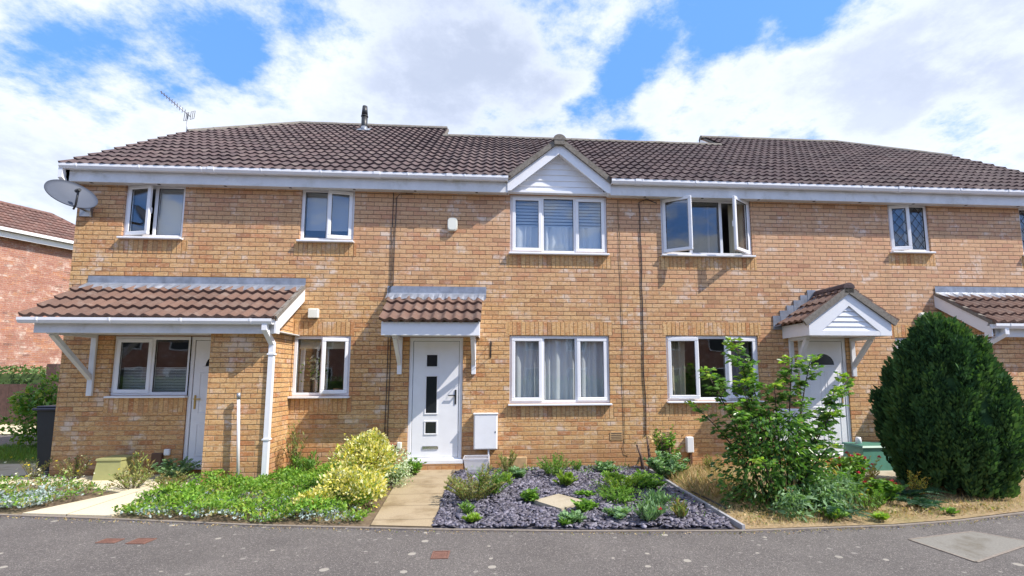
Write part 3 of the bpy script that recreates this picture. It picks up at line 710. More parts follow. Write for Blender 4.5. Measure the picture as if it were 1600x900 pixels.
# front door of A, half hidden by the store
def door(h, x0, x1, z0, z1, y, kind, leafmat='upvc', label=None):
    fw = .06; fr = MB(); frame_rect(fr, x0, x1, z0, z1, y, y+.07, fw); fr.box(x0-.03, x1+.03, y-.07, y+.0, z0-.03, z0+.035, bev=.006)
    D = part(fr, 'door_frame', 'upvc', h)
    a, b_, c, d_ = x0+fw+.006, x1-fw-.006, z0+fw+.004, z1-fw-.006
    lf = MB(); lf.box(a, b_, y+.012, y+.05, c, d_, bev=.006)
    if label: D['label'] = label
    yy = y+.012; cx = (a+b_)/2
    if kind == 'modern':
        gx0, gx1 = cx-.145, cx+.005
        L_ = []
        for (g0, g1) in ((c+1.50, c+1.67), (c+.73, c+1.31), (c+.40, c+.56)):
            frame_rect(lf, gx0-.035, gx1+.035, g0-.035, g1+.035, yy-.012, yy+.0, .022, bev=.004); L_.append((gx0, gx1, g0, g1))
        part(lf, 'door_leaf', leafmat, D)
        gl = MB()
        for q in L_: gl.box(q[0]-.01, q[1]+.01, yy-.005, yy+.002, q[2]-.01, q[3]+.01)
        part(gl, 'door_glass', 'dark_glass', D)
        hd = MB(); hx = b_-.05; hd.box(hx-.015, hx+.015, yy-.014, yy, c+.86, c+1.10, bev=.004); hd.box(hx-.12, hx, yy-.05, yy-.036, c+1.0, c+1.018); hd.box(hx-.01, hx+.01, yy-.05, yy-.01, c+1.0, c+1.02)
        part(hd, 'handle', 'black', D)
        lp = MB(); lp.box(cx-.20, cx+.06, yy-.014, yy, c+.13, c+.185, bev=.005); lp.box(cx-.18, cx+.04, yy-.018, yy-.013, c+.14, c+.175, bev=.003); part(lp, 'letter_plate', 'chrome', D)
    else:
        def arch(mb, cx_, cz_, r0, r1, y0, y1, sx=1.0):
            n = 14
            for k in range(n):
                t0, t1 = math.pi*k/n, math.pi*(k+1)/n
                P = lambda r, t_, yq: (cx_+math.cos(t_)*r*sx, yq, cz_+math.sin(t_)*r)
                mb.face([P(r0, t0, y0), P(r1, t0, y0), P(r1, t1, y0), P(r0, t1, y0)])
                mb.face([P(r1, t0, y0), P(r1, t0, y1), P(r1, t1, y1), P(r1, t1, y0)])
        zz_ = d_-.42
        arch(lf, cx, zz_, .20, .235, yy-.012, yy, 1.1); lf.box(cx-.26, cx+.26, yy-.012, yy, zz_-.03, zz_, bev=.003)
        for sx in (-1, 1):
            px0, px1 = (cx+.03, b_-.09) if sx > 0 else (a+.09, cx-.03)
            frame_rect(lf, px0, px1, c+.10, c+.62, yy-.008, yy, .02, bev=.003); lf.box(px0+.045, px1-.045, yy-.006, yy, c+.15, c+.57, bev=.003)
            frame_rect(lf, px0, px1, c+.76, zz_-.10, yy-.008, yy, .02, bev=.003); lf.box(px0+.045, px1-.045, yy-.006, yy, c+.81, zz_-.15, bev=.003)
        part(lf, 'door_leaf', leafmat, D)
        gl = MB(); n = 12; gl.face([(cx+math.cos(math.pi*k/n)*.20*1.1, yy-.004, zz_+.004+math.sin(math.pi*k/n)*.20) for k in range(n+1)]); part(gl, 'door_glass', 'dark_glass', D)
        hd = MB(); hx = a+.05 if kind == 'panel_left' else b_-.05; s_ = 1 if kind == 'panel_left' else -1
        hd.box(hx-.015, hx+.015, yy-.012, yy, c+.84, c+1.06, bev=.004); hd.box(min(hx, hx+s_*.1), max(hx, hx+s_*.1), yy-.05, yy-.036, c+.99, c+1.01); part(hd, 'handle', 'brass', D)
        if kind != 'panel_left':
            lp = MB(); lp.box(cx-.14, cx+.14, yy-.012, yy, c+.64, c+.70, bev=.004); part(lp, 'letter_plate', 'chrome', D)
    # dark seal line round the leaf
    sl_ = MB(); frame_rect(sl_, a-.006, b_+.006, c-.004, d_+.006, y+.02, y+.03, .008, bev=0); part(sl_, 'seal', 'gasket', D)
    return D
door(A, -4.98, -4.06, .10, 2.17, .02, 'panel_left')
# brick store in front of A
st = MB()
st.face([(-4.22, -.80, -.05), (-3.39, -.80, -.05), (-3.39, -.80, 2.20), (-4.22, -.80, 2.20)])
st.face([(-3.39, -.80, -.05), (-3.39, 0, -.05), (-3.39, 0, 2.87), (-3.39, -.80, 2.33)])
st.face([(-4.22, 0, -.05), (-4.22, -.8, -.05), (-4.22, -.8, 2.2), (-4.22, 0, 2.2)])
part(st, 'store_wall', 'brick', A)
def leanto(h, x0, x1, wl0, wl1, left_barge, right_barge, br=()):
    y0, z0, z1 = -1.00, 2.355, 2.99
    sl_ = (z1-z0)/(-y0); mb = MB(); L = math.hypot(1, sl_)*(-y0)
    tiles(mb, (x0, y0, z0), (1, 0, 0), (0, 1, sl_), x1-x0, L, gauge=.30, amp=.036, lip=.046)
    c = part(mb, 'porch_roof', 'tile_low', h)
    f = MB(); f.box(x0+.12, x1-.03, y0+.06, y0+.08, 2.14, z0-.005, bev=.004); part(f, 'fascia', 'upvc_old', c)
    s = MB(); s.box(x0+.12, x1-.04, y0+.081, -.002, 2.185, 2.20); part(s, 'soffit', 'upvc_old', c)
    gutter(c, x0, x1-.02, y0-.02, z0-.055)
    fl = MB(); n = int((x1-x0-.1)/.0825)
    xa, xb = (x0+.03, x1+.02)
    # lead: upright strip on the wall, then dressed over the tile rolls
    m_ = 60
    prev = None
    for i in range(m_+1):
        x = lerp(xa, xb, i/m_); wv = .030*(.5+.5*math.cos(2*math.pi*(x-x0)/.165))+.012*math.sin(i*1.7)
        cur = [(x, -.012-.004*(i % 7 == 0), z1+.155), (x, -.014, z1+.045), (x, -.05, z1+.012+wv*.5), (x, -.20+.010*math.sin(i*2.1), z1-.20*sl_+.035+wv)]
        if prev:
            for k in range(3): fl.face([prev[k+1], cur[k+1], cur[k], prev[k]])
        prev = cur
    part(fl, 'flashing', 'lead', c)
    for x, on in ((x0+.02, left_barge), (x1, right_barge)):
        if not on: continue
        bg_ = MB(); q = [(-.012, -.21), (.012, -.21), (.012, -.01), (-.012, -.01)]
        bg_.prism(q, (x, y0+.04, z0+.045), (x, -.001, z0+.045+sl_*(-y0-.04))); bg_.box(x-.014, x+.014, y0+.02, y0+.14, z0-.21, z0-.03)
        part(bg_, 'barge_board', 'upvc', c)
        v = MB(); v.prism([(-.03, -.02), (.03, -.02), (.03, .03), (-.03, .03)], (x, y0-.01, z0+.01), (x, -.03, z1)); part(v, 'verge', 'mortar', c)
    return c
def bracket(c, x, ztop, zbot, proj, w=.075, m_='upvc_old'):
    b = MB(); b.box(x-w/2, x+w/2, -.045, -.003, zbot, ztop, bev=.006); b.box(x-w/2, x+w/2, -proj, -.045, ztop-.055, ztop-.003, bev=.005)
    pr = [(-w*.4, -.03), (w*.4, -.03), (w*.4, .03), (-w*.4, .03)]
    b.prism(pr, (x, -.03, zbot+.28*(ztop-zbot)), (x, -proj+.05, ztop-.05)); return part(b, 'bracket', m_, c)
cA = leanto(A, -6.66, -3.24, 0, 0, False, True)
bracket(cA, -6.43, 2.19, 1.22, .82, .085)
downpipe(cA, [(-3.36, -1.02, 2.28), (-3.36, -1.02, 2.20), (-3.345, -.80, 2.0), (-3.345, -.80, .05)], .07, (1.85, .62))
# flue on the roof
fl = MB(); fx, fy, fz = -3.41, 3.62, EZ+PM*(3.62-EY)
fl.tube([(fx, fy, fz-.1), (fx, fy, fz+.42)], .075, 14); fl.tube([(fx, fy, fz+.42), (fx, fy, fz+.66)], .078, 14, r1=.06); fl.tube([(fx, fy, fz+.38), (fx, fy, fz+.40)], .088, 14)
flo = part(fl, 'flue', 'black', A)
sk = MB(); s_ = math.hypot(1, PM); sk.prism([(-.15, 0), (.15, 0), (.15, .012), (-.15, .012)], (fx, fy-.15, fz-.15*PM+.05), (fx, fy+.12, fz+.12*PM+.05)); sk.tube([(fx, fy, fz-.05), (fx, fy, fz+.11)], .095, 14, r1=.078); part(sk, 'flue_flashing', 'lead', flo)

# ---------------------------------------------------------------- house B (subject, centre left)
opB = [(.18, 1.90, 3.65, 4.70), (.18, 1.90, 1.06, 2.21), (-1.49, -.60, .13, 2.17)]
soB = [(.12, 1.96, 3.65-.265, 3.65-.03), (.12, 1.96, 2.21, 2.445), (.12, 1.96, 1.06-.265, 1.06-.03)]
B = house_shell(-1.80, 2.22, 6.6, opB, soB, 'middle terraced house with white composite door and small gable over its bedroom window')
GC, GZ, GS = 1.03, 5.62, .80
def clipB(v):
    z = EZ+PM*(v/math.hypot(1, PM)); hw = (GZ-.10-z)/GS
    X0 = -1.41
    if hw <= .05: return [(0, 2.22-X0)]
    hw = min(hw, .78) if z > EZ+.1 else .86
    return [(0, GC-hw-X0), (GC+hw-X0, 2.22-X0)]
rB, zrB = main_roof(B, -1.41, 2.22, YRB, clipB)
ridge(rB, (-1.40, YRB, zrB), (2.22, YRB, zrB))
b = MB(); b.face([(-1.8, 6.8, EZ+.1), (2.22, 6.8, EZ+.1), (2.22, YRB+.01, zrB), (-1.8, YRB+.01, zrB)]); part(b, 'roof_slope', 'tile', B)
eaves(B, [(-1.80, .14, (-.9,)), (1.93, 2.22, ())])
# gable over the bedroom window
gb = MB()
hw = .80; zb = 4.735
for k in range(7):     # shiplap boards
    za = zb+k*.105; zc = za+.105
    wa = min(hw, (GZ-.08-za)/GS); wc = min(hw, (GZ-.08-zc)/GS)
    if wa <= 0: break
    wc = max(wc, .01)
    gb.face([(GC-wa, -.060, za), (GC+wa, -.060, za), (GC+wc, -.045, zc-.008), (GC-wc, -.045, zc-.008)])
    gb.face([(GC-wc, -.045, zc-.008), (GC+wc, -.045, zc-.008), (GC+wc, -.060, zc), (GC-wc, -.060, zc)])
gb.box(GC-.88, GC+.88, -.10, -.002, 4.70, 4.745, bev=.004)
gab = part(gb, 'window_gable', 'upvc', B)
bb = MB()
for sx in (-1, 1):
    # barge board: raking board with plumb-cut foot
    x_t, x_f = GC, GC+sx*.90
    zt, zf = GZ-.02, GZ-.02-GS*.90
    y0, y1 = -.205, -.18
    pts = [(x_t, zt), (x_f, zf), (x_f, zf-.19), (x_f-sx*.06, zf-.19), (x_t, zt-.22)]
    F0 = [(p[0], y0, p[1]) for p in pts]; F1 = [(p[0], y1, p[1]) for p in pts]
    bb.face(F0 if sx < 0 else F0[::-1]); bb.face(F1)
    for i in range(len(pts)): j = (i+1) % len(pts); bb.face([F0[i], F0[j], F1[j], F1[i]])
    # soffit behind the barge
    bb.face([(x_t, y1, zt-.20), (x_f, y1, zf-.17), (x_f, -.05, zf-.17), (x_t, -.05, zt-.20)])
    bb.box(min(x_f, x_f-sx*.03), max(x_f, x_f-sx*.03), -.20, -.01, zf-.20, zf-.04)
part(bb, 'barge_board', 'upvc', gab)
for sx in (-1, 1):
    mb = MB(); U = Vector((0, 1, 0)); V = Vector((-sx, 0, GS))
    ex = GC+sx*.96; L = .96*math.hypot(1, GS)
    tiles(mb, (ex, -.24, GZ+.01-GS*.96), (0, 1, 0), V, 1.25, L, gauge=.30)
    part(mb, 'gable_roof', 'tile', gab)
    v = MB(); v.prism([(-.025, -.055), (.025, -.055), (.025, .03), (-.025, .03)], (ex, -.225, GZ+.02-GS*.96), (GC, -.225, GZ+.02)); part(v, 'verge', 'mortar', gab)
ridge(gab, (GC, -.28, GZ+.01), (GC, .75, GZ+.01), .115, .35)
pg = MB(); pg.box(GC-.09, GC+.09, -.275, -.15, GZ-.10, GZ+.03); part(pg, 'ridge_bedding', 'mortar', gab)
w = window(B, .18, 1.90, 3.65, 4.70, [(1, 'left', 0), (1.12, 'fixed', 0), (1, 'right', 0)], label='bedroom window with striped blind above net curtains')
b = MB()
for k in range(9): b.box(.24, 1.84, .14+.004*(k % 2), .15+.004*(k % 2), 4.15+k*.058, 4.15+k*.058+.040)
part(b, 'blind', 'blind', w)
curtain(w, .22, 1.86, 3.68, 4.16, .135, 'net', .025, .13)
w = window(B, .18, 1.90, 1.06, 2.21, [(1, 'left', 0), (1.12, 'fixed', 0), (1, 'right', 0)])
curtain(w, .20, 1.88, 1.08, 2.17, .15, 'net', .03, .14); curtain(w, .9, 1.3, 1.08, 2.17, .28, 'net', .03, .1)
door(B, -1.49, -.60, .13, 2.17, .02, 'modern', label='white composite door with three dark glass panels')
sp_ = MB(); sp_.box(-1.52, -.57, -.055, .0, -.01, .095); part(sp_, 'door_step', 'brick', B)
def hood(h, x0, x1):
    y0, z0, z1 = -.68, 2.365, 2.87; sl_ = (z1-z0)/(-y0)
    mb = MB(); tiles(mb, (x0, y0, z0), (1, 0, 0), (0, 1, sl_), x1-x0, math.hypot(1, sl_)*(-y0), gauge=.285, amp=.038, lip=.046)
    c = part(mb, 'porch_hood', 'tile_low', h)
    f = MB(); f.box(x0+.015, x1-.01, y0+.04, y0+.065, 2.15, z0-.003, bev=.004)
    for x in (x0+.03, x1-.03):
        f.face([(x, y0+.06, 2.15), (x, -.002, 2.15), (x, -.002, z1-.03), (x, y0+.06, z0)])
        f.prism([(-.012, -.16), (.012, -.16), (.012, -.02), (-.012, -.02)], (x+(.02 if x > 0 else -.02)*0, y0+.05, z0+.02), (x, -.003, z1))
    part(f, 'fascia', 'upvc', c)
    s = MB(); s.box(x0+.04, x1-.04, y0+.066, -.002, 2.175, 2.19); part(s, 'soffit', 'upvc_old', c)
    fl = MB(); prev = None; m_ = 40
    for i in range(m_+1):
        x = lerp(x0-.05, x1+.07, i/m_); wv = .032*(.5+.5*math.cos(2*math.pi*(x-x0)/.165))+.010*math.sin(i*1.9)
        cur = [(x, -.012, z1+.165), (x, -.014, z1+.05), (x, -.05, z1+.02+wv*.4), (x, -.17+.010*math.sin(i*2.3), z1-.17*sl_+.04+wv)]
        if prev:
            for k in range(3): fl.face([prev[k+1], cur[k+1], cur[k], prev[k]])
        prev = cur
    part(fl, 'flashing', 'lead', c)
    bracket(c, x0+.19, 2.17, 1.55, .50, .075, 'upvc'); bracket(c, x1-.13, 2.17, 1.55, .50, .075, 'upvc')
    return c
hood(B, -1.83, -.29)

# ---------------------------------------------------------------- house C (centre right)
opC = [(2.88, 4.56, 3.66, 4.715), (2.90, 4.57, 1.09, 2.22), (5.30, 6.20, .13, 2.19)]
soC = [(2.82, 4.62, 3.66-.265, 3.66-.03), (2.84, 4.63, 2.22, 2.455), (2.84, 4.63, 1.09-.265, 1.09-.03)]
Cc = house_shell(2.22, 6.25, 6.6, opC, soC, 'middle terraced house with wide open upstairs casements and small gabled porch over its door')
rC, zrC = main_roof(Cc, 2.22, 5.685, YRB)
ridge(rC, (2.22, YRB, zrC), (5.62, YRB, zrC))
b = MB(); b.face([(2.22, 6.8, EZ+.1), (6.25, 6.8, EZ+.1), (6.25, YRB+.01, zrC), (2.22, YRB+.01, zrC)]); part(b, 'roof_slope', 'tile', Cc)
eaves(Cc, [(2.22, 6.25, (2.35,))])
w = window(Cc, 2.88, 4.56, 3.66, 4.715, [(1, 'left', 33), (1.12, 'fixed', 0), (1, 'right', 37)], label='upstairs window with both side casements swung open')
curtain(w, 4.22, 4.50, 3.69, 4.68, .20, 'curtain', .03, .09)
g = MB(); g.face([(3.83, .14, 3.7), (3.95, .5, 3.7), (3.95, .5, 4.66), (3.83, .14, 4.66)]); part(g, 'curtain', 'purple_curtain', w)
w = window(Cc, 2.90, 4.57, 1.09, 2.22, [(1, 'left', 7), (1, 'fixed', 0), (1, 'right', 3)])
curtain(w, 2.98, 3.30, 1.12, 2.18, .22, 'curtain', .03, .12); curtain(w, 4.12, 4.50, 1.12, 2.18, .22, 'purple_curtain', .03, .10)
door(Cc, 5.30, 6.20, .13, 2.19, .02, 'panel', label='white panelled door with half-moon window')
sp_ = MB(); sp_.box(5.26, 6.24, -.25, .0, -.01, .095); part(sp_, 'door_step', 'brick', Cc)
# gabled porch
px0, px1, pc, pz, pa = 5.02, 6.44, 5.73, 2.17, 2.90
pm = MB()
mb_s = (pa-2.40)/(pc-px0)
for sx in (-1, 1):
    V = Vector((-sx, 0, mb_s)); ex = pc+sx*.80; L = .80*math.hypot(1, mb_s)
    tiles(pm, (ex, -.78, pa+.06-mb_s*.80), (0, 1, 0), V, .79, L, gauge=.27, amp=.03)
pch = part(pm, 'gabled_porch', 'tile_low', Cc)
ridge(pch, (pc, -.80, pa+.08), (pc, 0, pa+.08), .10, .27, 'tile')
pg = MB(); pg.box(pc-.08, pc+.08, -.795, -.70, pa-.03, pa+.10); part(pg, 'ridge_bedding', 'mortar', pch)
pb = MB()
for sx in (-1, 1):
    xo = px0 if sx < 0 else px1
    pts = [(pc, pa), (xo, 2.39), (xo, pz), (xo-sx*.20, pz), (xo-sx*.20, pz+.06), (pc, pa-.24)]
    F0 = [(p[0], -.76, p[1]) for p in pts]; F1 = [(p[0], -.735, p[1]) for p in pts]
    pb.face(F0); pb.face(F1[::-1])
    for i in range(len(pts)): j = (i+1) % len(pts); pb.face([F0[i], F0[j], F1[j], F1[i]])
    pb.box(min(xo, xo-sx*.025), max(xo, xo-sx*.025), -.735, -.003, pz, 2.39, bev=.003)
pb.box(px0+.18, px1-.18, -.758, -.735, pz, pz+.075)
part(pb, 'fascia', 'upvc', pch)
cl_ = MB()
for k in range(5):
    za = pz+.065+k*.085; zc = za+.085; wf = lambda z: max(.01, (pa-.2-z)/((pa-.24-pz-.06)/.50))
    if wf(za) <= .012: break
    cl_.face([(pc-wf(za), -.738, za), (pc+wf(za), -.738, za), (pc+wf(zc), -.722, zc), (pc-wf(zc), -.722, zc)]); cl_.face([(pc-wf(zc), -.722, zc), (pc+wf(zc), -.722, zc), (pc+wf(zc), -.738, zc+.001), (pc-wf(zc), -.738, zc+.001)])
cl_.box(px0+.03, px1-.03, -.73, -.004, pz+.02, pz+.035)
part(cl_, 'cladding', 'upvc', pch)
vb = MB()
for sx in (-1, 1): vb.prism([(-.02, -.07), (.02, -.07), (.02, .03), (-.02, .03)], (pc+sx*.80, -.775, pa+.05-mb_s*.80), (pc, -.775, pa+.05))
part(vb, 'verge', 'mortar', pch)
fl = MB(); nst = 6
for k in range(nst):
    for sx in (-1, 1):
        xa = pc+sx*(.86-.80*k/nst); xb = pc+sx*(.86-.80*(k+1)/nst); za = pa+.07-mb_s*abs(xa-pc); zb_ = pa+.07-mb_s*abs(xb-pc); zt_ = zb_+.10
        fl.box(min(xa, xb)-.01, max(xa, xb)+.01, -.016-.004*(k % 2), -.003, za-.03, zt_+.02)
        n_ = 6
        for i in range(n_):
            x0_, x1_ = lerp(xa, xb, i/n_), lerp(xa, xb, (i+1)/n_); w0 = .02*(i % 2); w1 = .02*((i+1) % 2)
            fl.face([(x0_, -.014, pa+.085-mb_s*abs(x0_-pc)), (x1_, -.014, pa+.085-mb_s*abs(x1_-pc)), (x1_, -.21, pa+.085-mb_s*abs(x1_-pc)+w1), (x0_, -.21, pa+.085-mb_s*abs(x0_-pc)+w0)])
part(fl, 'flashing', 'lead', pch)
bracket(pch, 5.16, pz+.01, 1.18, .52, .08); bracket(pch, 6.30, pz+.01, 1.50, .52, .08)

# ---------------------------------------------------------------- house D (right end)
opD = [(7.21, 8.01, 3.79, 4.715), (9.86, 10.8, 3.78, 4.715), (7.14, 8.02, 1.20, 2.20)]
soD = [(7.15, 8.07, 3.79-.265, 3.79-.03), (9.80, 10.86, 3.78-.265, 3.78-.03), (7.1, 8.06, 2.20, 2.435), (7.1, 8.06, .935, 1.17)]
D_ = house_shell(6.25, 11.45, 8.7, opD, soD, 'right end terraced house with diamond leaded window behind the big conifer', end_right=True)
def clipD(v):
    y = EY+v/math.hypot(1, PM); hi = 11.52-5.685
    if y > 2.8: hi -= (y-2.8)/(4.35-2.8)*1.9
    return [(0, hi)]
rD, zrD = main_roof(D_, 5.685, 11.52, YR, clipD)
ridge(rD, (5.60, YR, zrD), (9.62, YR, zrD)); ridge(rD, (9.62, YR, zrD), (11.52, 2.8, EZ+PM*(2.8-EY)))
b = MB(); b.face([(5.6, 8.9, EZ+.1), (11.52, 8.9, EZ+.1), (11.52, 5.9, 7.0), (9.62, 4.36, zrD), (5.6, 4.36, zrD)]); b.face([(11.52, 2.8, 7.05), (9.62, 4.35, zrD), (11.52, 5.9, 7.0)]); part(b, 'roof_slope', 'tile', D_)
verge(D_, 5.685, 3.05, 4.35, m_='mortar'); verge(D_, 11.49, EY, 2.8)
g = MB(); g.prism([(-.012, -.20), (.012, -.20), (.012, -.04), (-.012, -.04)], (5.62, 3.0, EZ+PM*(3.0-EY)), (5.62, 4.35, zrD))
part(g, 'barge_board', 'upvc', D_)
g = MB(); g.face([(5.64, 3.0, 6.6), (5.64, 5.8, 6.6), (5.64, 5.8, EZ+PM*(2.9-EY)), (5.64, 4.35, zrD-.03), (5.64, 3.0, EZ+PM*(3.0-EY)-.03)]); part(g, 'gable_wall', 'brick', D_)
eaves(D_, [(6.25, 11.52, (7.2,))])
window(D_, 7.21, 8.01, 3.79, 4.715, [(1, 'left', 13), (1, 'fixed', 0)], lattice=True, label='small diamond leaded window, left casement ajar')
window(D_, 9.86, 10.8, 3.78, 4.715, [(1, 'fixed', 0), (1, 'right', 0)], lattice=True)
window(D_, 7.14, 8.02, 1.20, 2.20, [(1, 'left', 0), (1, 'fixed', 0)], lattice=True)
st = MB()
st.face([(8.10, -.80, -.05), (8.95, -.80, -.05), (8.95, -.80, 2.20), (8.10, -.80, 2.20)])
st.face([(8.10, 0, -.05), (8.10, -.80, -.05), (8.10, -.80, 2.33), (8.10, 0, 2.87)])
st.face([(8.95, -.8, -.05), (8.95, 0, -.05), (8.95, 0, 2.2), (8.95, -.8, 2.2)])
part(st, 'store_wall', 'brick', D_)
cD = leanto(D_, 7.96, 11.45, 0, 0, True, False)
downpipe(cD, [(8.16, -1.02, 2.28), (8.16, -1.02, 2.19), (8.04, -.85, 2.05), (8.04, -.74, 1.95), (8.04, -.74, .05)], .07, (1.80, .6))

# ------------------------------------------------------------------ neighbour house, fence, hedge, bush
nb = empty('red_brick_house', (-17.5, 11, 0), 'red brick house with a hipped tiled roof far left beyond the hedge', 'house')
PR = Vector((-16.4, 13.25, 0)); dv = Vector((-.44, -.898, 0)); pv_ = Vector((-.898, .44, 0)); LEN = 16; DEP = 7
PL = PR+dv*LEN; ZE = 6.58
q = [PR, PL, PL+pv_*DEP, PR+pv_*DEP]
mb = MB()
for i in range(4):
    a, b = q[i], q[(i+1) % 4]; l = (b-a).length
    mb.face([a, b, b+Vector((0, 0, ZE)), a+Vector((0, 0, ZE))], [(0, 0), (l, 0), (l, ZE), (0, ZE)])
part(mb, 'wall', 'red_brick', nb)
mb = MB(); ov = .35; e = [PR-dv*ov-pv_*ov, PL-pv_*ov, PL+pv_*(DEP+ov), PR-dv*ov+pv_*(DEP+ov)]
e = [x+Vector((0, 0, ZE+.15)) for x in e]; RH = 2.1
ra = Vector((-19.0, 13.2, 8.32)); rb = ra+dv*14
HK = (ra-e[0]).dot(dv); Vf = (ra-(e[0]+dv*HK)); 
def clipN(v):
    return [(max(0, v/Vf.length*HK), LEN+ov)]
tiles(mb, e[0], dv, Vf, LEN+ov, Vf.length, clipN, seg=4, amp=.03, lip=.04)
Ve = ra-(e[0]+e[3])/2
def clipE(v): k = v/Ve.length*(DEP/2+ov); return [(k, DEP+2*ov-k)]
tiles(mb, e[0], pv_, Ve, DEP+2*ov, Ve.length, clipE, seg=4, amp=.03, lip=.04)
mb.face([e[3], ra, rb, e[2]])
rf = part(mb, 'roof', 'tile_far', nb)
ridge(rf, ra, rb, .13, .5, 'tile_far'); ridge(rf, e[0]+Vector((0, 0, .05)), ra, .13, .5, 'tile_far')
gm = MB(); gm.prism([(-.06, -.05), (.06, -.05), (.06, .06), (-.06, .06)], e[0]-pv_*.05, e[1]-pv_*.05); part(gm, 'gutter', 'upvc', nb)
gm = MB(); gm.prism([(-.01, -.26), (.02, -.26), (.02, -.06), (-.01, -.06)], e[0]+pv_*.08, e[1]+pv_*.08); part(gm, 'fascia', 'upvc', nb)
fe = empty('timber_fence', (-17, 8.95, 0), 'dark brown boarded fence at the far left below the hedge', 'fence')
for k in range(40):
    x = -24+k*.30; mb = MB() if k == 0 else mb; mb.box(x, x+.292, 8.94+.01*(k % 2), 8.97+.01*(k % 2), 0, 1.27)
part(mb, 'boards', 'fence', fe)
for x in (-23.9, -20.9, -17.9, -14.9, -12.0):
    mb = MB(); mb.box(x-.06, x+.06, 8.82, 8.935, 0, 1.3, bev=.01); part(mb, 'post', 'fence', fe)
tp = MB(); tp.box(-14.62, -14.30, 8.70, 8.90, 0, 1.92, bev=.01); tag(tp.build('gate_post', 'fence', loc=(-14.46, 8.8, 0)), 'tall square brown post rising behind the leafy bush at far left', 'post')
hg = empty('hedge', (-17, 9.8, 0), 'trimmed green hedge above the dark fence at the far left', 'hedge')
n = 9000; P = np.c_[rng.uniform(-25, -11, n), rng.uniform(9.3, 10.4, n), rng.uniform(.8, 1.75, n)+.12*rng.random(n)]
leaf_obj('foliage', P, unit(n)+[0, -.3, .5], rng.uniform(.08, .15, n), 'hedge', hg, .6)
mb = MB(); mb.box(-25, -11, 9.4, 10.3, 0, 1.6); part(mb, 'hedge_core', 'hedge', hg)
bu = empty('bush', (-9.6, 3.0, 0), 'leafy green bush behind the wheelie bin at the house corner', 'bush')
cs = [(-9.5, 3.0, .8, .55), (-9.2, 3.1, 1.3, .5), (-9.7, 2.9, .5, .5), (-9.0, 3.1, .9, .6), (-9.3, 2.9, .4, .5), (-9.0, 3.1, 1.55, .35), (-9.9, 3.0, 1.0, .32)]
P = np.concatenate([np.array(c[:3])+unit(520)*c[3]*(rng.uniform(.55, 1.08, (520, 1))) for c in cs]); P = P[P[:, 2] > .02]
leaf_obj('foliage', P, unit(len(P))+[0, -.5, .2], rng.uniform(.07, .13, len(P)), 'bush', bu, .5)
mb = MB()
for k in range(6): mb.tube([(-9.4+random.uniform(-.1, .1), 3, 0), (-9.4+random.uniform(-.5, .5), 3+random.uniform(-.2, .2), 1.2)], .02, 6, r1=.008)
part(mb, 'stems', 'stem', bu)

# ------------------------------------------------------------------ attached and standing things
# satellite dish
dn = Vector((.62, -.42, .56)).normalized(); dc = Vector((-6.60, -.50, 4.335))
dr = dn.cross(Vector((0, 0, 1))).normalized(); dup = dr.cross(dn)
if dup.z < 0: dup = -dup
ds = empty('satellite_dish', (-6.75, 0, 4.3), 'grey oval satellite dish under the eaves at the left corner', 'satellite dish')
mb = MB(); nr, na = 6, 40
P = lambda r, a, off=0: dc+dr*(math.cos(a)*r*.315)+dup*(math.sin(a)*r*.30)-dn*(.07*(1-r*r))-dn*off
for off in (0, .012):
    for i in range(nr):
        for j in range(na):
            r0, r1 = i/nr, (i+1)/nr; a0, a1 = 2*math.pi*j/na, 2*math.pi*(j+1)/na
            if i == 0: mb.face([P(0, 0, off), P(r1, a0, off), P(r1, a1, off)], smooth=True)
            else: mb.face([P(r0, a0, off), P(r1, a0, off), P(r1, a1, off), P(r0, a1, off)], smooth=True)
for j in range(na):
    a0, a1 = 2*math.pi*j/na, 2*math.pi*(j+1)/na; mb.face([P(1, a0), P(1, a1), P(1, a1, .012), P(1, a0, .012)])
part(mb, 'reflector', 'dish', ds)
mb = MB(); foot = dc-dup*.29; lnb = dc+dn*.20-dup*.14
mb.tube([foot-dn*.06, foot+dn*.03, lnb], .014, 8); part(mb, 'arm', 'black', ds)
mb = MB(); ld = (dc-lnb).normalized(); mb.tube([lnb-ld*.05, lnb+ld*.01], .022, 10); mb.tube([lnb+ld*.01, lnb+ld*.06], .03, 12); part(mb, 'receiver', 'black', ds)
mb = MB(); bk = dc-dn*.09; mb.tube([bk, bk-dn*.08, Vector((-6.75, -.06, 4.22))], .02, 8); mb.box(-6.83, -6.67, -.06, -.004, 4.12, 4.32); part(mb, 'wall_mount', 'metal', ds)
# aerial
ax, ay, az = -7.02, 2.66, 6.93
ae = empty('tv_aerial', (ax, ay, az-.2), 'thin metal television aerial on a short mast at the left roof edge', 'aerial')
mb = MB(); mb.tube([(ax, ay, az-.25), (ax-.01, ay, az+.48)], .014, 6); part(mb, 'mast', 'metal', ae)
mb = MB(); b0 = Vector((ax+.06, ay-.02, az+.40)); bd = Vector((-.60, -.10, .50)).normalized(); mb.tube([b0, b0+bd*.80], .012, 6); part(mb, 'boom', 'metal', ae)
mb = MB(); ed = Vector((.5, -.55, .3)).normalized(); ed = (ed-bd*ed.dot(bd)).normalized()
for k in range(10):
    c_ = b0+bd*(.14+k*.07); l_ = .075-.003*k; mb.tube([c_-ed*l_, c_+ed*l_], .006, 5)
part(mb, 'elements', 'metal', ae)
mb = MB(); pd = bd.cross(ed).normalized()
for s1 in (-1, 1):
    for s2 in (0, .05, .1): 
        c_ = b0+bd*.02+pd*s1*(.03+s2); mb.tube([c_-ed*.11, c_+ed*.11], .006, 5)
    for e_ in (-.11, .11): mb.tube([b0+bd*.02+pd*s1*.03+ed*e_, b0+bd*.02+pd*s1*.13+ed*e_], .005, 5)
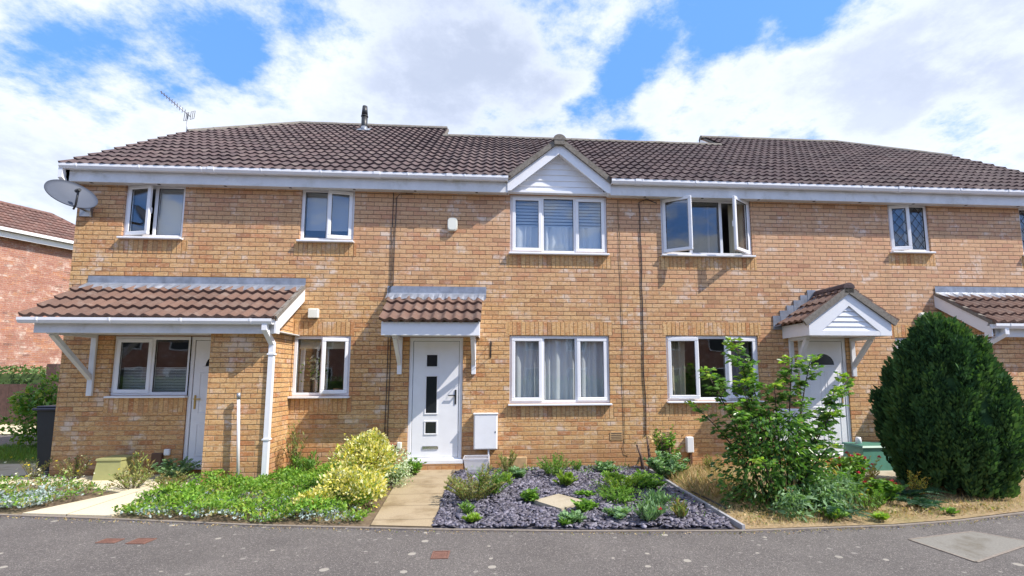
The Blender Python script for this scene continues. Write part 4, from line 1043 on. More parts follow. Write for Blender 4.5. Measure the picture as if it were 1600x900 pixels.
part(mb, 'reflector', 'metal', ae)
# alarm box
mb = MB(); prof = [(math.copysign(abs(math.cos(a))**.55, math.cos(a))*.085, math.copysign(abs(math.sin(a))**.55, math.sin(a))*.115) for a in [2*math.pi*i/28 for i in range(28)]]
mb.prism(prof, (-.81, -.004, 4.12), (-.81, -.05, 4.12)); mb.prism([(p[0]*.86, p[1]*.88) for p in prof], (-.81, -.0495, 4.12), (-.81, -.068, 4.12))
tag(mb.build('alarm_box', 'cream', loc=(-.81, 0, 4.12)), 'cream rounded alarm box high on the brick wall left of the gabled window', 'alarm box')
def tagged_box(name, x0, x1, y0, y1, z0, z1, m_, label, cat, bev=.008, group=None, extra=None):
    mb = MB(); mb.box(x0, x1, y0, y1, z0, z1, bev=bev)
    if extra: extra(mb)
    return tag(mb.build(name, m_, loc=((x0+x1)/2, (y0+y1)/2, z0)), label, cat, group)
def vent(x, z, label):
    v = empty('wall_vent', (x, 0, z), label, 'vent', 'boxed wall vents'); mb = MB(); mb.box(x-.085, x+.085, -.07, -.004, z-.08, z+.08, bev=.012); part(mb, 'cover', 'cream', v)
    mb = MB()
    for k in range(4): mb.box(x-.07, x+.07, -.05, -.02, z-.088-.001*k, z-.0815)
    part(mb, 'grille', 'gasket', v)
vent(-3.06, 2.555, 'cream boxed vent above the small lower window of the left house'); vent(7.70, 2.57, 'cream boxed vent on the wall just above the big conifer')
# meter box with pipe
me_ = empty('meter_box', (-.21, 0, .32), 'large white meter box on the wall just right of the modern white door', 'meter box')
mb = MB(); mb.box(-.40, -.012, -.13, -.003, .33, .90, bev=.012); part(mb, 'housing', 'upvc', me_)
mb = MB(); mb.box(-.385, -.027, -.142, -.131, .345, .885, bev=.006); mb.box(-.41, -.002, -.15, -.003, .895, .915, bev=.004); part(mb, 'door', 'upvc', me_)
mb = MB(); mb.tube([(-.155, -.09, .34), (-.155, -.09, .0)], .017, 8); part(mb, 'pipe', 'pipe', me_)
mb = MB(); mb.box(-.055, -.04, -.147, -.142, .60, .63); part(mb, 'lock', 'chrome', me_)
m2 = empty('meter_box', (5.0, 0, .4), 'white meter box half hidden behind the tall leafy shrub', 'meter box')
mb = MB(); mb.box(4.78, 5.18, -.13, -.003, .40, .95, bev=.012); part(mb, 'housing', 'upvc', m2)
mb = MB(); mb.box(4.795, 5.165, -.142, -.131, .415, .935, bev=.006); part(mb, 'door', 'upvc', m2)
def cover_box(x, z, w_, h_, d_, label, m_='upvc', pipe=None):
    v = empty('utility_cover', (x, 0, z), label, 'utility cover'); mb = MB(); mb.box(x-w_/2, x+w_/2, -d_, -.003, z-h_/2, z+h_/2, bev=.012); part(mb, 'cover', m_, v)
    if pipe: mb = MB(); mb.box(x+pipe-.025, x+pipe+.025, -.045, -.003, 0.0, z-h_/2, bev=.004); part(mb, 'pipe', 'brown', v)
cover_box(3.24, .36, .12, .26, .09, 'white cover low on the wall between the dead stump and the tall shrub', pipe=.02)
cover_box(-1.605, .40, .075, .11, .05, 'small cream socket cover just left of the modern door, brown pipe below', 'cream', .0)
cover_box(-1.735, .32, .11, .22, .06, 'maroon cover low on the wall beside the yellow shrub', 'maroon')
cover_box(-5.19, .34, .09, .10, .05, 'small white cover low on the wall under the left house porch', 'upvc')
cover_box(-5.33, .21, .16, .24, .06, 'brown flap low on the wall beside the olive box', 'brown')
for x in (1.99, 2.86):
    ab = empty('air_brick', (x, 0, .5), 'terracotta air brick low on the wall '+('right of the net-curtained window' if x < 2.5 else 'above the dead stump'), 'air brick', 'air bricks'); mb = MB(); mb.box(x-.107, x+.107, -.008, 0, .44, .575); part(mb, 'surround', 'airbrick', ab)
    mb = MB()
    for k in range(4): mb.box(x-.09, x+.09, -.009, -.0075, .457+k*.03, .469+k*.03)
    part(mb, 'slots', 'gasket', ab)
# hanging basket bracket
mb = MB(); mb.box(-.145, -.125, -.012, -.003, 1.83, 2.10); mb.tube([(-.135, -.01, 2.08), (-.135, -.30, 2.09), (-.135, -.31, 2.05)], .006, 6); mb.tube([(-.135, -.01, 1.86), (-.135, -.14, 1.95), (-.135, -.26, 2.085)], .005, 6)
tag(mb.build('basket_bracket', 'black', loc=(-.135, 0, 1.95)), 'black iron basket bracket on the bricks right of the hood', 'bracket')
# cables
def cable(pts, label, r=.006, m_='black'):
    mb = MB(); mb.tube(pts, r, 6); tag(mb.build('cable', m_, loc=pts[-1]), label, 'cable', 'cables down the front wall')
def wig(x0, x1, z0, z1, n=10, a=.01, y=-.012): return [(lerp(x0, x1, k/n)+random.uniform(-a, a), y, lerp(z0, z1, k/n)) for k in range(n+1)]
cable(wig(-1.83, -1.85, 4.66, .36, 10, .004), 'black cable at the left end of the door hood, left one of the pair')
cable([(-1.5, -.015, 4.655), (-1.72, -.02, 4.645), (-1.775, -.012, 4.58)]+wig(-1.775, -1.79, 4.5, 3.05, 4, .004)+[(-1.86, -.03, 3.0), (-1.85, -.03, 2.86)]+wig(-1.795, -1.80, 2.75, .38, 6, .004), 'black cable at the left end of the door hood, right one of the pair')
cable([(2.80, -.05, 4.58), (2.62, -.03, 4.66), (2.48, -.02, 4.60)]+wig(2.50, 2.50, 4.4, .52, 12, .012), 'dark cable wandering down the wall left of the open casements', .008)
cable(wig(2.10, 2.15, 4.64, .42, 12, .018)+[(2.10, -.012, .34), (2.13, -.012, .22), (2.2, -.012, .2)], 'thin brown cable down the wall beside the right edge of the net-curtained window', .004, 'stem')
# leaning waste pipe
lp = empty('waste_pipe', (-3.68, -.86, 0), 'white waste pipe standing against the brick store, grey cap on top', 'pipe')
mb = MB(); mb.tube([(-3.655, -.90, .0), (-3.735, -.88, 1.22)], .021, 10); part(mb, 'tube', 'pipe', lp); mb = MB(); mb.tube([(-3.732, -.88, 1.20), (-3.737, -.88, 1.29)], .028, 10); part(mb, 'cap', 'metal', lp)
# storage box left (olive)
ob = empty('storage_box', (-5.75, -.2, 0), 'squat olive box with sloping sides on the cream paving under the porch', 'box')
mb = MB()
def frustum(mb, cx, cy, z0, z1, a0, b0_, a1, b1): 
    P0 = [(cx-a0, cy-b0_, z0), (cx+a0, cy-b0_, z0), (cx+a0, cy+b0_, z0), (cx-a0, cy+b0_, z0)]; P1 = [(cx-a1, cy-b1, z1), (cx+a1, cy-b1, z1), (cx+a1, cy+b1, z1), (cx-a1, cy+b1, z1)]
    for i in range(4): j = (i+1) % 4; mb.face([P0[i], P0[j], P1[j], P1[i]])
    mb.face(P1); mb.face(P0[::-1])
frustum(mb, -5.76, -.24, .0, .285, .195, .19, .165, .17); part(mb, 'body', 'olive', ob); mb = MB(); frustum(mb, -5.76, -.24, .286, .315, .18, .185, .175, .18); part(mb, 'lid', 'olive', ob)
# green cabinet right
gb_ = empty('green_cabinet', (6.3, -.5, 0), 'low green cabinet by the wall left of the big conifer', 'cabinet')
mb = MB(); frustum(mb, 6.25, -.42, 0, .36, .40, .25, .37, .22); part(mb, 'body', 'green', gb_); mb = MB(); frustum(mb, 6.25, -.42, .361, .39, .40, .25, .38, .23); part(mb, 'lid', 'green', gb_)
mb = MB(); mb.tube([(5.98, -.42, .39), (5.98, -.42, .47), (5.98, -.42, .50)], .05, 12, r1=.035); tag(mb.build('white_pot', 'upvc', loc=(5.98, -.42, .39)), 'small white pot standing on the green cabinet', 'pot')
# plastic tub
tb = empty('plastic_tub', (-.33, -.33, 0), 'empty clear plastic tub on the ground under the large meter box', 'tub')
mb = MB(); cx, cy = -.34, -.34
o0 = [(cx-.155, cy-.13, .02), (cx+.155, cy-.13, .02), (cx+.155, cy+.13, .02), (cx-.155, cy+.13, .02)]; o1 = [(cx-.195, cy-.16, .25), (cx+.195, cy-.16, .25), (cx+.195, cy+.16, .25), (cx-.195, cy+.16, .25)]
for i in range(4): j = (i+1) % 4; mb.face([o0[i], o0[j], o1[j], o1[i]])
mb.face(o0); part(mb, 'basin', 'clear', tb)
mb = MB(); frame = [(-.205, .205, -.17, -.155), (-.205, .205, .155, .17)]
for a, b, c, d_ in frame: mb.box(cx+a, cx+b, cy+c, cy+d_, .238, .256, bev=.003)
for a, b in ((-.205, -.19), (.19, .205)): mb.box(cx+a, cx+b, cy-.155, cy+.155, .238, .256, bev=.003)
part(mb, 'rim', 'clear', tb)
tagged_box('timber_block', .05, .47, -.16, -.08, -.01, .21, 'woodblock', 'pale flat block leaning on the wall behind the weeds by the tub', 'block', .01)
# wheelie bin
wb = empty('wheelie_bin', (-7.25, .38, 0), 'dark wheelie bin with navy lid standing behind the left corner', 'bin')
mb = MB(); frustum(mb, -7.13, .42, .03, .99, .15, .20, .19, .27); part(mb, 'body', 'bin', wb)
mb = MB(); mb.box(-7.35, -6.93, .08, .76, .99, 1.03, bev=.012); mb.box(-7.32, -6.95, .12, .72, 1.03, 1.06, bev=.015); part(mb, 'lid', 'lid', wb)
for x in (-7.29, -6.98): mb = MB(); mb.tube([(x-.02, .64, .1), (x+.02, .64, .1)], .1, 14); part(mb, 'wheel', 'black', wb)
# drain covers, slabs
def flat_thing(name, pts, z, th, m_, label, cat, group=None, frame_m=None):
    mb = MB(); mb.face([(x, y, z) for x, y in pts]); n = len(pts)
    for i in range(n): a, b = pts[i], pts[(i+1) % n]; mb.face([(a[0], a[1], z-th), (b[0], b[1], z-th), (b[0], b[1], z), (a[0], a[1], z)])
    cx = sum(p[0] for p in pts)/n; cy = sum(p[1] for p in pts)/n
    return tag(mb.build(name, m_, loc=(cx, cy, z-th)), label, cat, group)
def iron_cover(x, y, w_, d_, ang, label):
    v = empty('drain_cover', (x, y, -.02), label, 'drain cover', 'small iron covers in the pavement'); v.rotation_euler.z = 0
    Mr = Matrix.Translation((x, y, 0)) @ Matrix.Rotation(ang, 4, 'Z'); mb = MB(); frame_rect2(mb, w_, d_, Mr); part(mb, 'frame', 'iron', v)
    mb = MB(); mb.box(-w_/2+.018, w_/2-.018, -d_/2+.018, d_/2-.018, -.0195, -.0150, M_=Mr)
    for i in range(5):
        for j in range(4): mb.box(-w_/2+.03+i*(w_-.06)/5, -w_/2+.03+(i+.6)*(w_-.06)/5, -d_/2+.03+j*(d_-.06)/4, -d_/2+.03+(j+.6)*(d_-.06)/4, -.0148, -.0125, M_=Mr)
    part(mb, 'lid', 'iron', v)
def frame_rect2(mb, w_, d_, Mr):
    for a, b, c, e in ((-w_/2, w_/2, -d_/2, -d_/2+.014), (-w_/2, w_/2, d_/2-.014, d_/2), (-w_/2, -w_/2+.014, -d_/2+.014, d_/2-.014), (w_/2-.014, w_/2, -d_/2+.014, d_/2-.014)): mb.box(a, b, c, e, -.0195, -.0125, M_=Mr)
iron_cover(-3.66, -3.17, .18, .12, -.1, 'rusty iron cover in the pavement, leftmost of the three')
iron_cover(-3.36, -3.20, .18, .15, -.1, 'rusty iron cover beside another one left of the yellow shrub, the right of the two')
iron_cover(-.495, -3.78, .15, .18, 0, 'rusty square iron cover alone in the pavement below the sand path')
mp = flat_thing('concrete_patch', [(3.89, -3.73), (4.71, -3.56), (4.98, -3.90), (3.98, -4.30)], -.0145, .005, 'patch', 'pale square concrete cover slab set in the asphalt at lower right', 'cover slab')
mb = MB(); q_ = [(3.89, -3.73), (4.71, -3.56), (4.98, -3.90), (3.98, -4.30)]
for i in range(4): a_, b_ = q_[i], q_[(i+1) % 4]; mb.prism([(-.012, 0), (.012, 0), (.012, .003), (-.012, .003)], (a_[0], a_[1], -.0165), (b_[0], b_[1], -.0165))
reparent(mb.build('rim', 'concrete'), mp)
flat_thing('stepping_slab', [(.44, -2.20), (.77, -1.90), (1.05, -2.27), (.72, -2.60)], .035, .04, 'stone_slab', 'square stone slab lying turned on the slate chippings', 'slab')
mb = MB(); mb.prism([(-.018, -.06), (.018, -.06), (.018, .035), (-.018, .035)], (2.42, -.16, .01), (2.41, -1.9, .01)); mb.prism([(-.016, -.06), (.016, -.06), (.016, .035), (-.016, .035)], (2.405, -1.93, .02), (2.47, -3.34, 0))
tag(mb.build('edging_board', 'board', loc=(2.42, -1.8, 0)), 'pale grey edging board between the slate and the dry turf', 'edging')
mb = MB(); mb.tube([(2.50, -1.95, .04), (2.56, -2.3, .03), (2.60, -2.7, .02)], .012, 6); tag(mb.build('hose_end', 'black', loc=(2.55, -2.3, 0)), 'short black hose lying beside the edging board', 'hose')

# ------------------------------------------------------------------ slate chips
n = 8200; P2 = in_poly(SLATE, n); _q = np.abs(P2-np.array([.745, -2.25])) @ np.array([[1.], [1.]]); P2 = P2[_q[:, 0] > .40]; n = len(P2); z = .002+.020*rng.random(n)+.016*np.sin(P2[:, 0]*5)*np.sin(P2[:, 1]*4+1)
mask = rng.random(n); L_ = rng.uniform(.016, .044, n); Wd = L_*rng.uniform(.35, .8, n); Th = rng.uniform(.003, .008, n)
ang = rng.uniform(0, 6.28, n); A1 = np.c_[np.cos(ang), np.sin(ang), rng.normal(0, .28, n)]; A1 = norm(A1); N1 = norm(np.c_[rng.normal(0, .35, n), rng.normal(0, .35, n), np.ones(n)]); A2 = norm(np.cross(N1, A1)); N1 = np.cross(A1, A2)
Pc = np.c_[P2, z+.008]
cor = []
for sz in (-1, 1):
    for ss, tt in ((-1, -.7), (.75, -1), (1, .5), (-.2, 1), (-1, .5)): cor.append(Pc+A1*(L_*ss)[:, None]+A2*(Wd*tt)[:, None]+N1*(Th*sz)[:, None])
V = np.stack(cor, 1).reshape(-1, 3)
F_ = [(5, 6, 7), (5, 7, 8), (5, 8, 9)]+[f for i in range(5) for f in ((i, (i+1) % 5, 5+(i+1) % 5), (i, 5+(i+1) % 5, 5+i))]
tag(np_mesh('slate_chippings', V, F_, 10, 'slate_chip'), 'purple grey slate chippings covering the bed right of the sand path', 'chippings', kind='stuff')

# ------------------------------------------------------------------ ground cover stuff
def hummock(P2, s=1.0): return .5+.5*np.sin(P2[:, 0]*6.1*s+1)*np.cos(P2[:, 1]*7.3*s+.5)
def cover(name, poly, n, h0, h1, size, m_, label, cat, per=7, spread=.04, mi_p=None, wr=.5, gaps=0.):
    P2 = in_poly(poly, n)
    if gaps: P2 = P2[(np.sin(P2[:, 0]*9.1+2*np.sin(P2[:, 1]*5))*np.sin(P2[:, 1]*11.3+1.5*np.cos(P2[:, 0]*4)) < 1-gaps)]; n = len(P2)
    hz = h0+(h1-h0)*hummock(P2)*rng.uniform(.5, 1, n)
    B_ = np.repeat(np.c_[P2, hz], per, 0)+rng.normal(size=(n*per, 3))*[spread, spread, spread*.6]; B_[:, 2] = np.maximum(B_[:, 2], .004)
    D = rng.normal(size=(n*per, 3)); D[:, 2] = np.abs(D[:, 2])*.8+.25
    mi = None
    if mi_p is not None: mi = np.repeat(rng.choice(len(mi_p), n, p=mi_p), per)
    o = leaf_obj(name, B_, D, rng.uniform(*size, n*per), m_, None, wr, mi=mi); return tag(o, label, cat, kind='stuff')
L2 = [(-4.18, -1.3), (-4.18, -.84), (-3.30, -.84), (-3.30, -.06), (-1.75, -.06), (-1.62, -.5), (-1.42, -2.85), (-2.5, -2.72), (-4.2, -2.36)]
cover('ground_cover', L2, 2900, .02, .21, (.025, .055), ['cover', 'weed'], 'bright green ground cover filling the bed around the brick store', 'ground cover', 8, .035, [.70, .30], .55, .45)
cover('silver_ground_cover', [(-4.2, -1.8), (-3.4, -1.6), (-2.2, -2.0), (-1.6, -2.4), (-1.45, -2.88), (-2.5, -2.76), (-4.2, -2.40)], 620, .02, .09, (.025, .045), ['silver', 'weed_red'], 'silvery blue creeping leaves along the front edge of the left bed', 'ground cover', 7, .03, [.6, .4], .6)
L1 = [(-8.6, -.6), (-7.0, -.56), (-6.0, -.85), (-5.05, -1.30), (-5.40, -2.14), (-6.5, -1.98), (-8.8, -1.6)]
cover('weedy_ground_cover', L1, 1300, .03, .16, (.025, .06), ['weed', 'weed_red', 'silver', 'cover'], 'mixed weeds and silvery leaves in the bed at far left', 'ground cover', 7, .035, [.35, .35, .15, .15], .4, .45)
cover('silver_mound', [(-6.1, -2.0), (-5.9, -1.4), (-5.45, -1.5), (-5.42, -2.10)], 200, .02, .12, (.025, .05), 'silver', 'pale silvery mound of leaves at the pavement, far left', 'ground cover', 8, .03, None, .6)
def grass(name, poly, n, h, m_, label, mi_p=None, lean=.5, wr=.06, z0=.0):
    P2 = in_poly(poly, n); P = np.c_[P2, np.full(n, z0)]; D = np.c_[rng.normal(0, lean, n), rng.normal(0, lean, n), np.ones(n)]
    mi = rng.choice(len(mi_p), n, p=mi_p) if mi_p else None
    return tag(leaf_obj(name, P, D, rng.uniform(*h, n), m_, None, wr, mi=mi), label, 'grass', kind='stuff')
grass('dry_grass', DRY, 24000, (.02, .085), ['dry', 'weed'], 'straw coloured dry grass around the shrub and conifer', [.93, .07], .9, .07)
grass('tall_dry_grass', [(2.5, -.5), (2.5, -2.2), (3.2, -2.4), (3.6, -.6)], 2600, (.10, .26), ['dry', 'weed_red'], 'longer dead grass between the stump and the tall shrub', [.85, .15], .6, .04)
grass('lawn', [(-16, 1.3), (-7.4, 1.3), (-7.4, 3.0), (-16, 3.0)], 22000, (.06, .20), ['grass', 'weed'], 'green grass strip beyond the left corner of the terrace', [.8, .2], .4, .05)
# wall-foot weeds and specks of flowers
def specks(name, poly, n, z, m_, label, size=(.018, .03)):
    P2 = in_poly(poly, n); c_ = np.repeat(np.c_[P2, rng.uniform(*z, n)], 5, 0); a = np.tile(np.arange(5)*1.2566, n)
    D = np.c_[np.cos(a), np.sin(a)*.6-.5, np.sin(a)*.5+.2]
    return tag(leaf_obj(name, c_, D, rng.uniform(*size, n*5), m_, None, .8), label, 'flowers', kind='stuff')
specks('white_flowers', L1+[(-4.3, -.1), (-7.2, -.1)], 60, (.10, .28), 'white_fl', 'tiny white flowers scattered over the far left weeds', (.012, .022))
specks('yellow_flowers', [(-8, .3), (-6, .1), (-5, -1), (-7, -1.6)], 12, (.15, .34), 'yellow_fl', 'tiny yellow flowers over the far left weeds', (.016, .026))

# ------------------------------------------------------------------ individual plants
def weed(x, y, h, r, style, label, n=150, cat='weed', group=None, mats=None, flowers=None, name='weed_clump'):
    e = empty(name, (x, y, 0), label, cat, group); ns = max(6, int(9+r*90)); h *= 1.0; r *= 1.12; n = int(n*2.6); mb = MB(); P = []; D = []; S = []
    tips = []
    for k in range(ns):
        a = random.uniform(0, 6.28); rr = r*random.uniform(.2, 1)**.7; hh = h*random.uniform(.55, 1.05)*(1-.35*(rr/r)**2)
        p0 = Vector((x+math.cos(a)*rr*.25, y+math.sin(a)*rr*.25, 0)); p2 = Vector((x+math.cos(a)*rr, y+math.sin(a)*rr, hh)); p1 = (p0+p2)/2+Vector((0, 0, hh*.12))
        mb.tube([p0, p1, p2], .0035, 4, r1=.0015); tips.append(p2)
        m_ = max(4, n//ns)
        for j in range(m_):
            q = random.uniform(.15, 1.0); pt = p0.lerp(p1, q*2) if q < .5 else p1.lerp(p2, q*2-1)
            a2 = random.uniform(0, 6.28); P.append(pt); el = {'feather': .9, 'broad': .35, 'rosette': .5, 'spike': 1.4}[style]
            D.append((math.cos(a2), math.sin(a2), el+random.uniform(-.3, .3)))
            S.append({'feather': random.uniform(.022, .05), 'broad': random.uniform(.045, .08), 'rosette': random.uniform(.035, .06), 'spike': random.uniform(.05, .10)}[style])
    part(mb, 'stems', 'stem', e)
    wr = {'feather': .26, 'broad': .5, 'rosette': .5, 'spike': .22}[style]
    leaf_obj('leaves', P, D, S, mats or 'weed', e, wr)
    if flowers:
        fm, cnt, fs = flowers; Pf = []; Df = []
        for k in range(cnt):
            tp_ = random.choice(tips)+Vector((random.uniform(-.01, .01), random.uniform(-.01, .01), .01))
            for i in range(14): dd = unit(1)[0]; dd[2] = abs(dd[2]); Pf.append(tp_); Df.append(dd)
        leaf_obj('flowers', Pf, Df, rng.uniform(fs*.6, fs, len(Pf)), fm, e, .6)
    return e
G1 = 'weeds growing through the slate'
weed(-.30, -2.10, .44, .36, 'feather', 'large feathery weed clump beside the sand path, seeding and pale green', 1500, group=G1, mats='weed_red')
weed(-.10, -1.85, .36, .28, 'feather', 'green feathery weed behind the large seeding clump by the path', 900, group=G1, mats='weed')
weed(-.27, -2.95, .10, .09, 'feather', 'small bright green tuft at the front corner of the slate by the path', 420, group=G1, mats='lime')
weed(-.34, -2.65, .16, .09, 'feather', 'thin weed between the front tuft and the large seeding clump', 160, group=G1)
weed(.92, -1.35, .20, .17, 'feather', 'bright green feathery mound at the middle of the slate towards the wall', 900, group=G1, mats='lime')
weed(.85, -.75, .40, .28, 'feather', 'taller weedy growth close to the wall under the net-curtained window', 700, group=G1, mats='weed')
weed(.14, -.42, .42, .16, 'feather', 'wispy weed in front of the pale block by the wall', 420, group=G1, mats='weed_red')
weed(.30, -.80, .18, .13, 'broad', 'small leafy weed halfway between the pale block and the slab', 180, group=G1, mats='weed_blue')
weed(.12, -1.15, .16, .10, 'feather', 'bright green tuft right of the large seeding clump', 320, group=G1, mats='lime')
weed(.40, -2.15, .15, .10, 'broad', 'leafy weed at the left corner of the stone slab', 110, group=G1)
weed(.98, -2.65, .15, .13, 'broad', 'spreading leafy weed in front of the stone slab, right side', 150, group=G1)
weed(.78, -3.0, .10, .14, 'broad', 'low weed at the pavement edge in front of the stone slab', 130, group=G1, mats='weed_blue')
weed(1.28, -2.95, .14, .12, 'broad', 'weed at the pavement edge between the slab and the red flower', 130, group=G1, mats='weed_blue')
weed(1.56, -3.12, .22, .15, 'spike', 'grey green valerian with one crimson flower head at the front of the slate', 230, 'plant', mats='weed_blue', flowers=('red_fl', 2, .03), name='red_valerian')
weed(1.62, -1.9, .26, .34, 'feather', 'broad feathery green patch near the edging board, rear', 1100, group=G1, mats='lime')
weed(1.45, -2.3, .22, .24, 'feather', 'feathery green patch in front of the rear feathery patch', 700, group=G1, mats='weed')
weed(2.0, -1.6, .24, .26, 'broad', 'leafy weed beside the top end of the exposed edging board', 260, group=G1, mats='weed')
weed(1.65, -1.15, .16, .16, 'rosette', 'low round weed behind the feathery patches', 240, group=G1, mats='weed')
weed(1.85, -2.55, .20, .14, 'spike', 'spiky grey green weed next to the edging board', 160, group=G1, mats='weed_blue')
weed(1.95, -3.0, .18, .08, 'spike', 'thin reddish weed at the front right of the slate', 70, group=G1, mats='weed_red')
weed(1.10, -2.0, .09, .11, 'rosette', 'low rosette just right of the stone slab', 130, group=G1)
weed(1.68, -.45, .18, .18, 'broad', 'leafy weed at the wall under the thin brown cable', 240, group=G1, mats='weed_blue')
weed(1.25, -.35, .22, .10, 'feather', 'small pale weed against the wall right of the tall growth', 160, group=G1, mats='weed')
weed(.70, -3.12, .07, .07, 'rosette', 'tiny rosette at the kerb below the stone slab', 70, group=G1)
cover('creeping_weeds', [(1.2, -1.2), (1.3, -2.9), (2.25, -2.9), (2.3, -1.2)], 260, .01, .10, (.02, .045), ['weed', 'weed_blue', 'cover'], 'low weeds creeping over the slate towards the edging board', 'weeds', 7, .05, [.5, .3, .2], .4, .75)
cover('wall_foot_weeds', [(-.4, -.10), (-.4, -.7), (2.2, -.6), (2.2, -.10)], 170, .01, .12, (.02, .05), ['weed', 'weed_red', 'weed_blue'], 'low weeds along the wall foot at the back of the slate', 'weeds', 7, .05, [.5, .2, .3], .4, .7)
cover('fallen_leaves', [(2.6, -3.25), (2.6, -2.9), (5.8, -2.7), (5.8, -2.95)], 260, .005, .02, (.02, .045), ['dry', 'weed_red'], 'dead leaves and litter along the pavement edge at right', 'leaves', 3, .03, [.7, .3], .6)
# around the stump
sp0 = empty('dead_stump', (2.46, -.42, 0), 'broken dead stump with splintered stems against the wall', 'stump')
for k in range(9):
    a = random.uniform(-.22, .22); mb = MB(); mb.tube([(2.5+a, -.45+random.uniform(-.1, .1), 0), (2.5+a*1.2, -.45, .25), (2.5+a*1.5+random.uniform(-.05, .05), -.42, random.uniform(.4, .62))], .035, 6, r1=.012); part(mb, 'dead_stem', 'stump', sp0)
P = np.array([2.55, -.45, .5])+rng.normal(size=(90, 3))*[.14, .06, .09]; leaf_obj('withered_leaves', P, unit(90), rng.uniform(.03, .07, 90), 'dry', sp0, .5)
weed(2.72, -.38, .85, .20, 'broad', 'upright green sapling behind the dead stump', 380, 'plant', mats='weed', name='sapling')
weed(2.52, -.95, .40, .30, 'broad', 'leafy grey green plant with pale flowers in front of the dead stump', 900, 'plant', mats='weed_blue', flowers=('white_fl', 6, .02), name='leafy_plant')
weed(3.35, -.7, .32, .22, 'feather', 'reddish seeding plant under the white wall cover', 320, 'plant', mats='weed_red', flowers=('red_fl', 5, .02), name='red_valerian')
# left side plants
weed(-3.12, -.35, .95, .16, 'spike', 'thin tall weed against the wall right of the brick store', 90, 'weed', mats='weed_red')
weed(-2.95, -.4, .42, .20, 'spike', 'spiky dark weed at the inner corner of the brick store', 160, 'weed', mats='weed')
weed(-1.30, -.45, .30, .14, 'broad', 'leafy weed at the left foot of the door step', 160, 'weed', mats='weed')
weed(-1.45, -.9, .26, .16, 'spike', 'dark leafy weed where the yellow shrub meets the path', 260, 'weed', mats='weed')
weed(-4.85, -.35, .30, .30, 'broad', 'leafy weed growing below the left house door', 260, 'weed', mats='weed_blue', flowers=('white_fl', 4, .012))
weed(-5.3, -.45, .42, .16, 'spike', 'tall thin weed with yellow flowers beside the olive box', 60, 'weed', mats='weed_red', flowers=('yellow_fl', 4, .015))
weed(-6.3, -.30, .38, .30, 'feather', 'wispy flowering weed under the porch bracket', 240, 'weed', mats='weed_red', flowers=('white_fl', 10, .014))
weed(-6.9, -.25, .40, .20, 'feather', 'wispy weed with yellow flowers at the left brick corner', 140, 'weed', mats='weed_red', flowers=('yellow_fl', 4, .016))
weed(-5.0, -1.0, .26, .28, 'feather', 'wispy weed spilling over the cream path edge', 420, 'weed', mats='weed_red', flowers=('white_fl', 5, .012))
weed(-4.35, -1.25, .26, .26, 'feather', 'seeding weed at the left edge of the bright green bed', 520, 'weed', mats='weed_red')
weed(-4.1, -1.9, .18, .2, 'feather', 'low weed at the lower left corner of the bright green bed', 420, 'weed', mats='weed')
# right side plants
for (x, y, h_, lb, mm, ml, nf) in ((4.12, -2.20, .50, 'yellow leaved valerian with crimson heads right behind the low leafy shrub', 'yellow_leaf', 0, 10), (4.50, -2.15, .58, 'tallest crimson topped valerian in front of the panelled door', 'weed', 0, 14), (4.82, -1.95, .62, 'golden leaved valerian beside the green cabinet', 'yellow_leaf', 0, 8), (4.62, -2.55, .30, 'short valerian with two crimson heads nearest the dry turf', 'weed', 0, 5), (5.25, -2.35, .40, 'golden sprig of valerian against the left side of the conifer', 'yellow_leaf', 0, 0), (4.25, -1.5, .60, 'green valerian with red heads behind the tall shrub', 'weed', 0, 9)):
    weed(x, y, h_, .22 if nf else .12, 'feather' if mm == 'yellow_leaf' else 'broad', lb, 520 if nf else 160, 'plant', 'valerians right of the tall shrub', mm, ('red_fl', int(nf*1.2), .036) if nf else None, name='red_valerian')
weed(4.2, -2.85, .26, .22, 'feather', 'low yellow flowering weed on the dry turf near the pavement', 220, 'weed', mats='weed', flowers=('yellow_fl', 6, .016))
weed(4.05, -3.2, .07, .08, 'rosette', 'small lime weed at the kerb right of the shrub', 160, 'weed', mats='lime')
weed(3.55, -3.15, .12, .12, 'rosette', 'yellow dotted weed at the kerb beside the shrub', 120, 'weed', mats='weed', flowers=('yellow_fl', 4, .016))
weed(5.0, -3.02, .05, .06, 'rosette', 'tiny green tuft at the kerb below the conifer', 90, 'weed')
def fern(x, y, r, label):
    e = empty('fern', (x, y, 0), label, 'fern'); P = []; D = []; S = []
    for k in range(16):
        a = random.uniform(0, 6.28); L = r*random.uniform(.7, 1.1); el = random.uniform(.2, .7)
        for j in range(26):
            q = (j+1)/26; pt = Vector((x+math.cos(a)*L*q, y+math.sin(a)*L*q, el*L*(q-.75*q*q)+.03))
            for sd in (-1, 1): P.append(pt); D.append((-math.sin(a)*sd+.4*math.cos(a), math.cos(a)*sd+.4*math.sin(a), .1)); S.append(.085*(1-q)**.6+.012)
    leaf_obj('fronds', P, D, S, 'fern', e, .28)
fern(5.0, -2.35, .55, 'dark fern spreading beneath the left side of the conifer'); fern(4.9, -2.75, .28, 'small fern in the dry turf below the dark one')
fern(3.75, -2.95, .45, 'large fern at the right foot of the tall shrub')

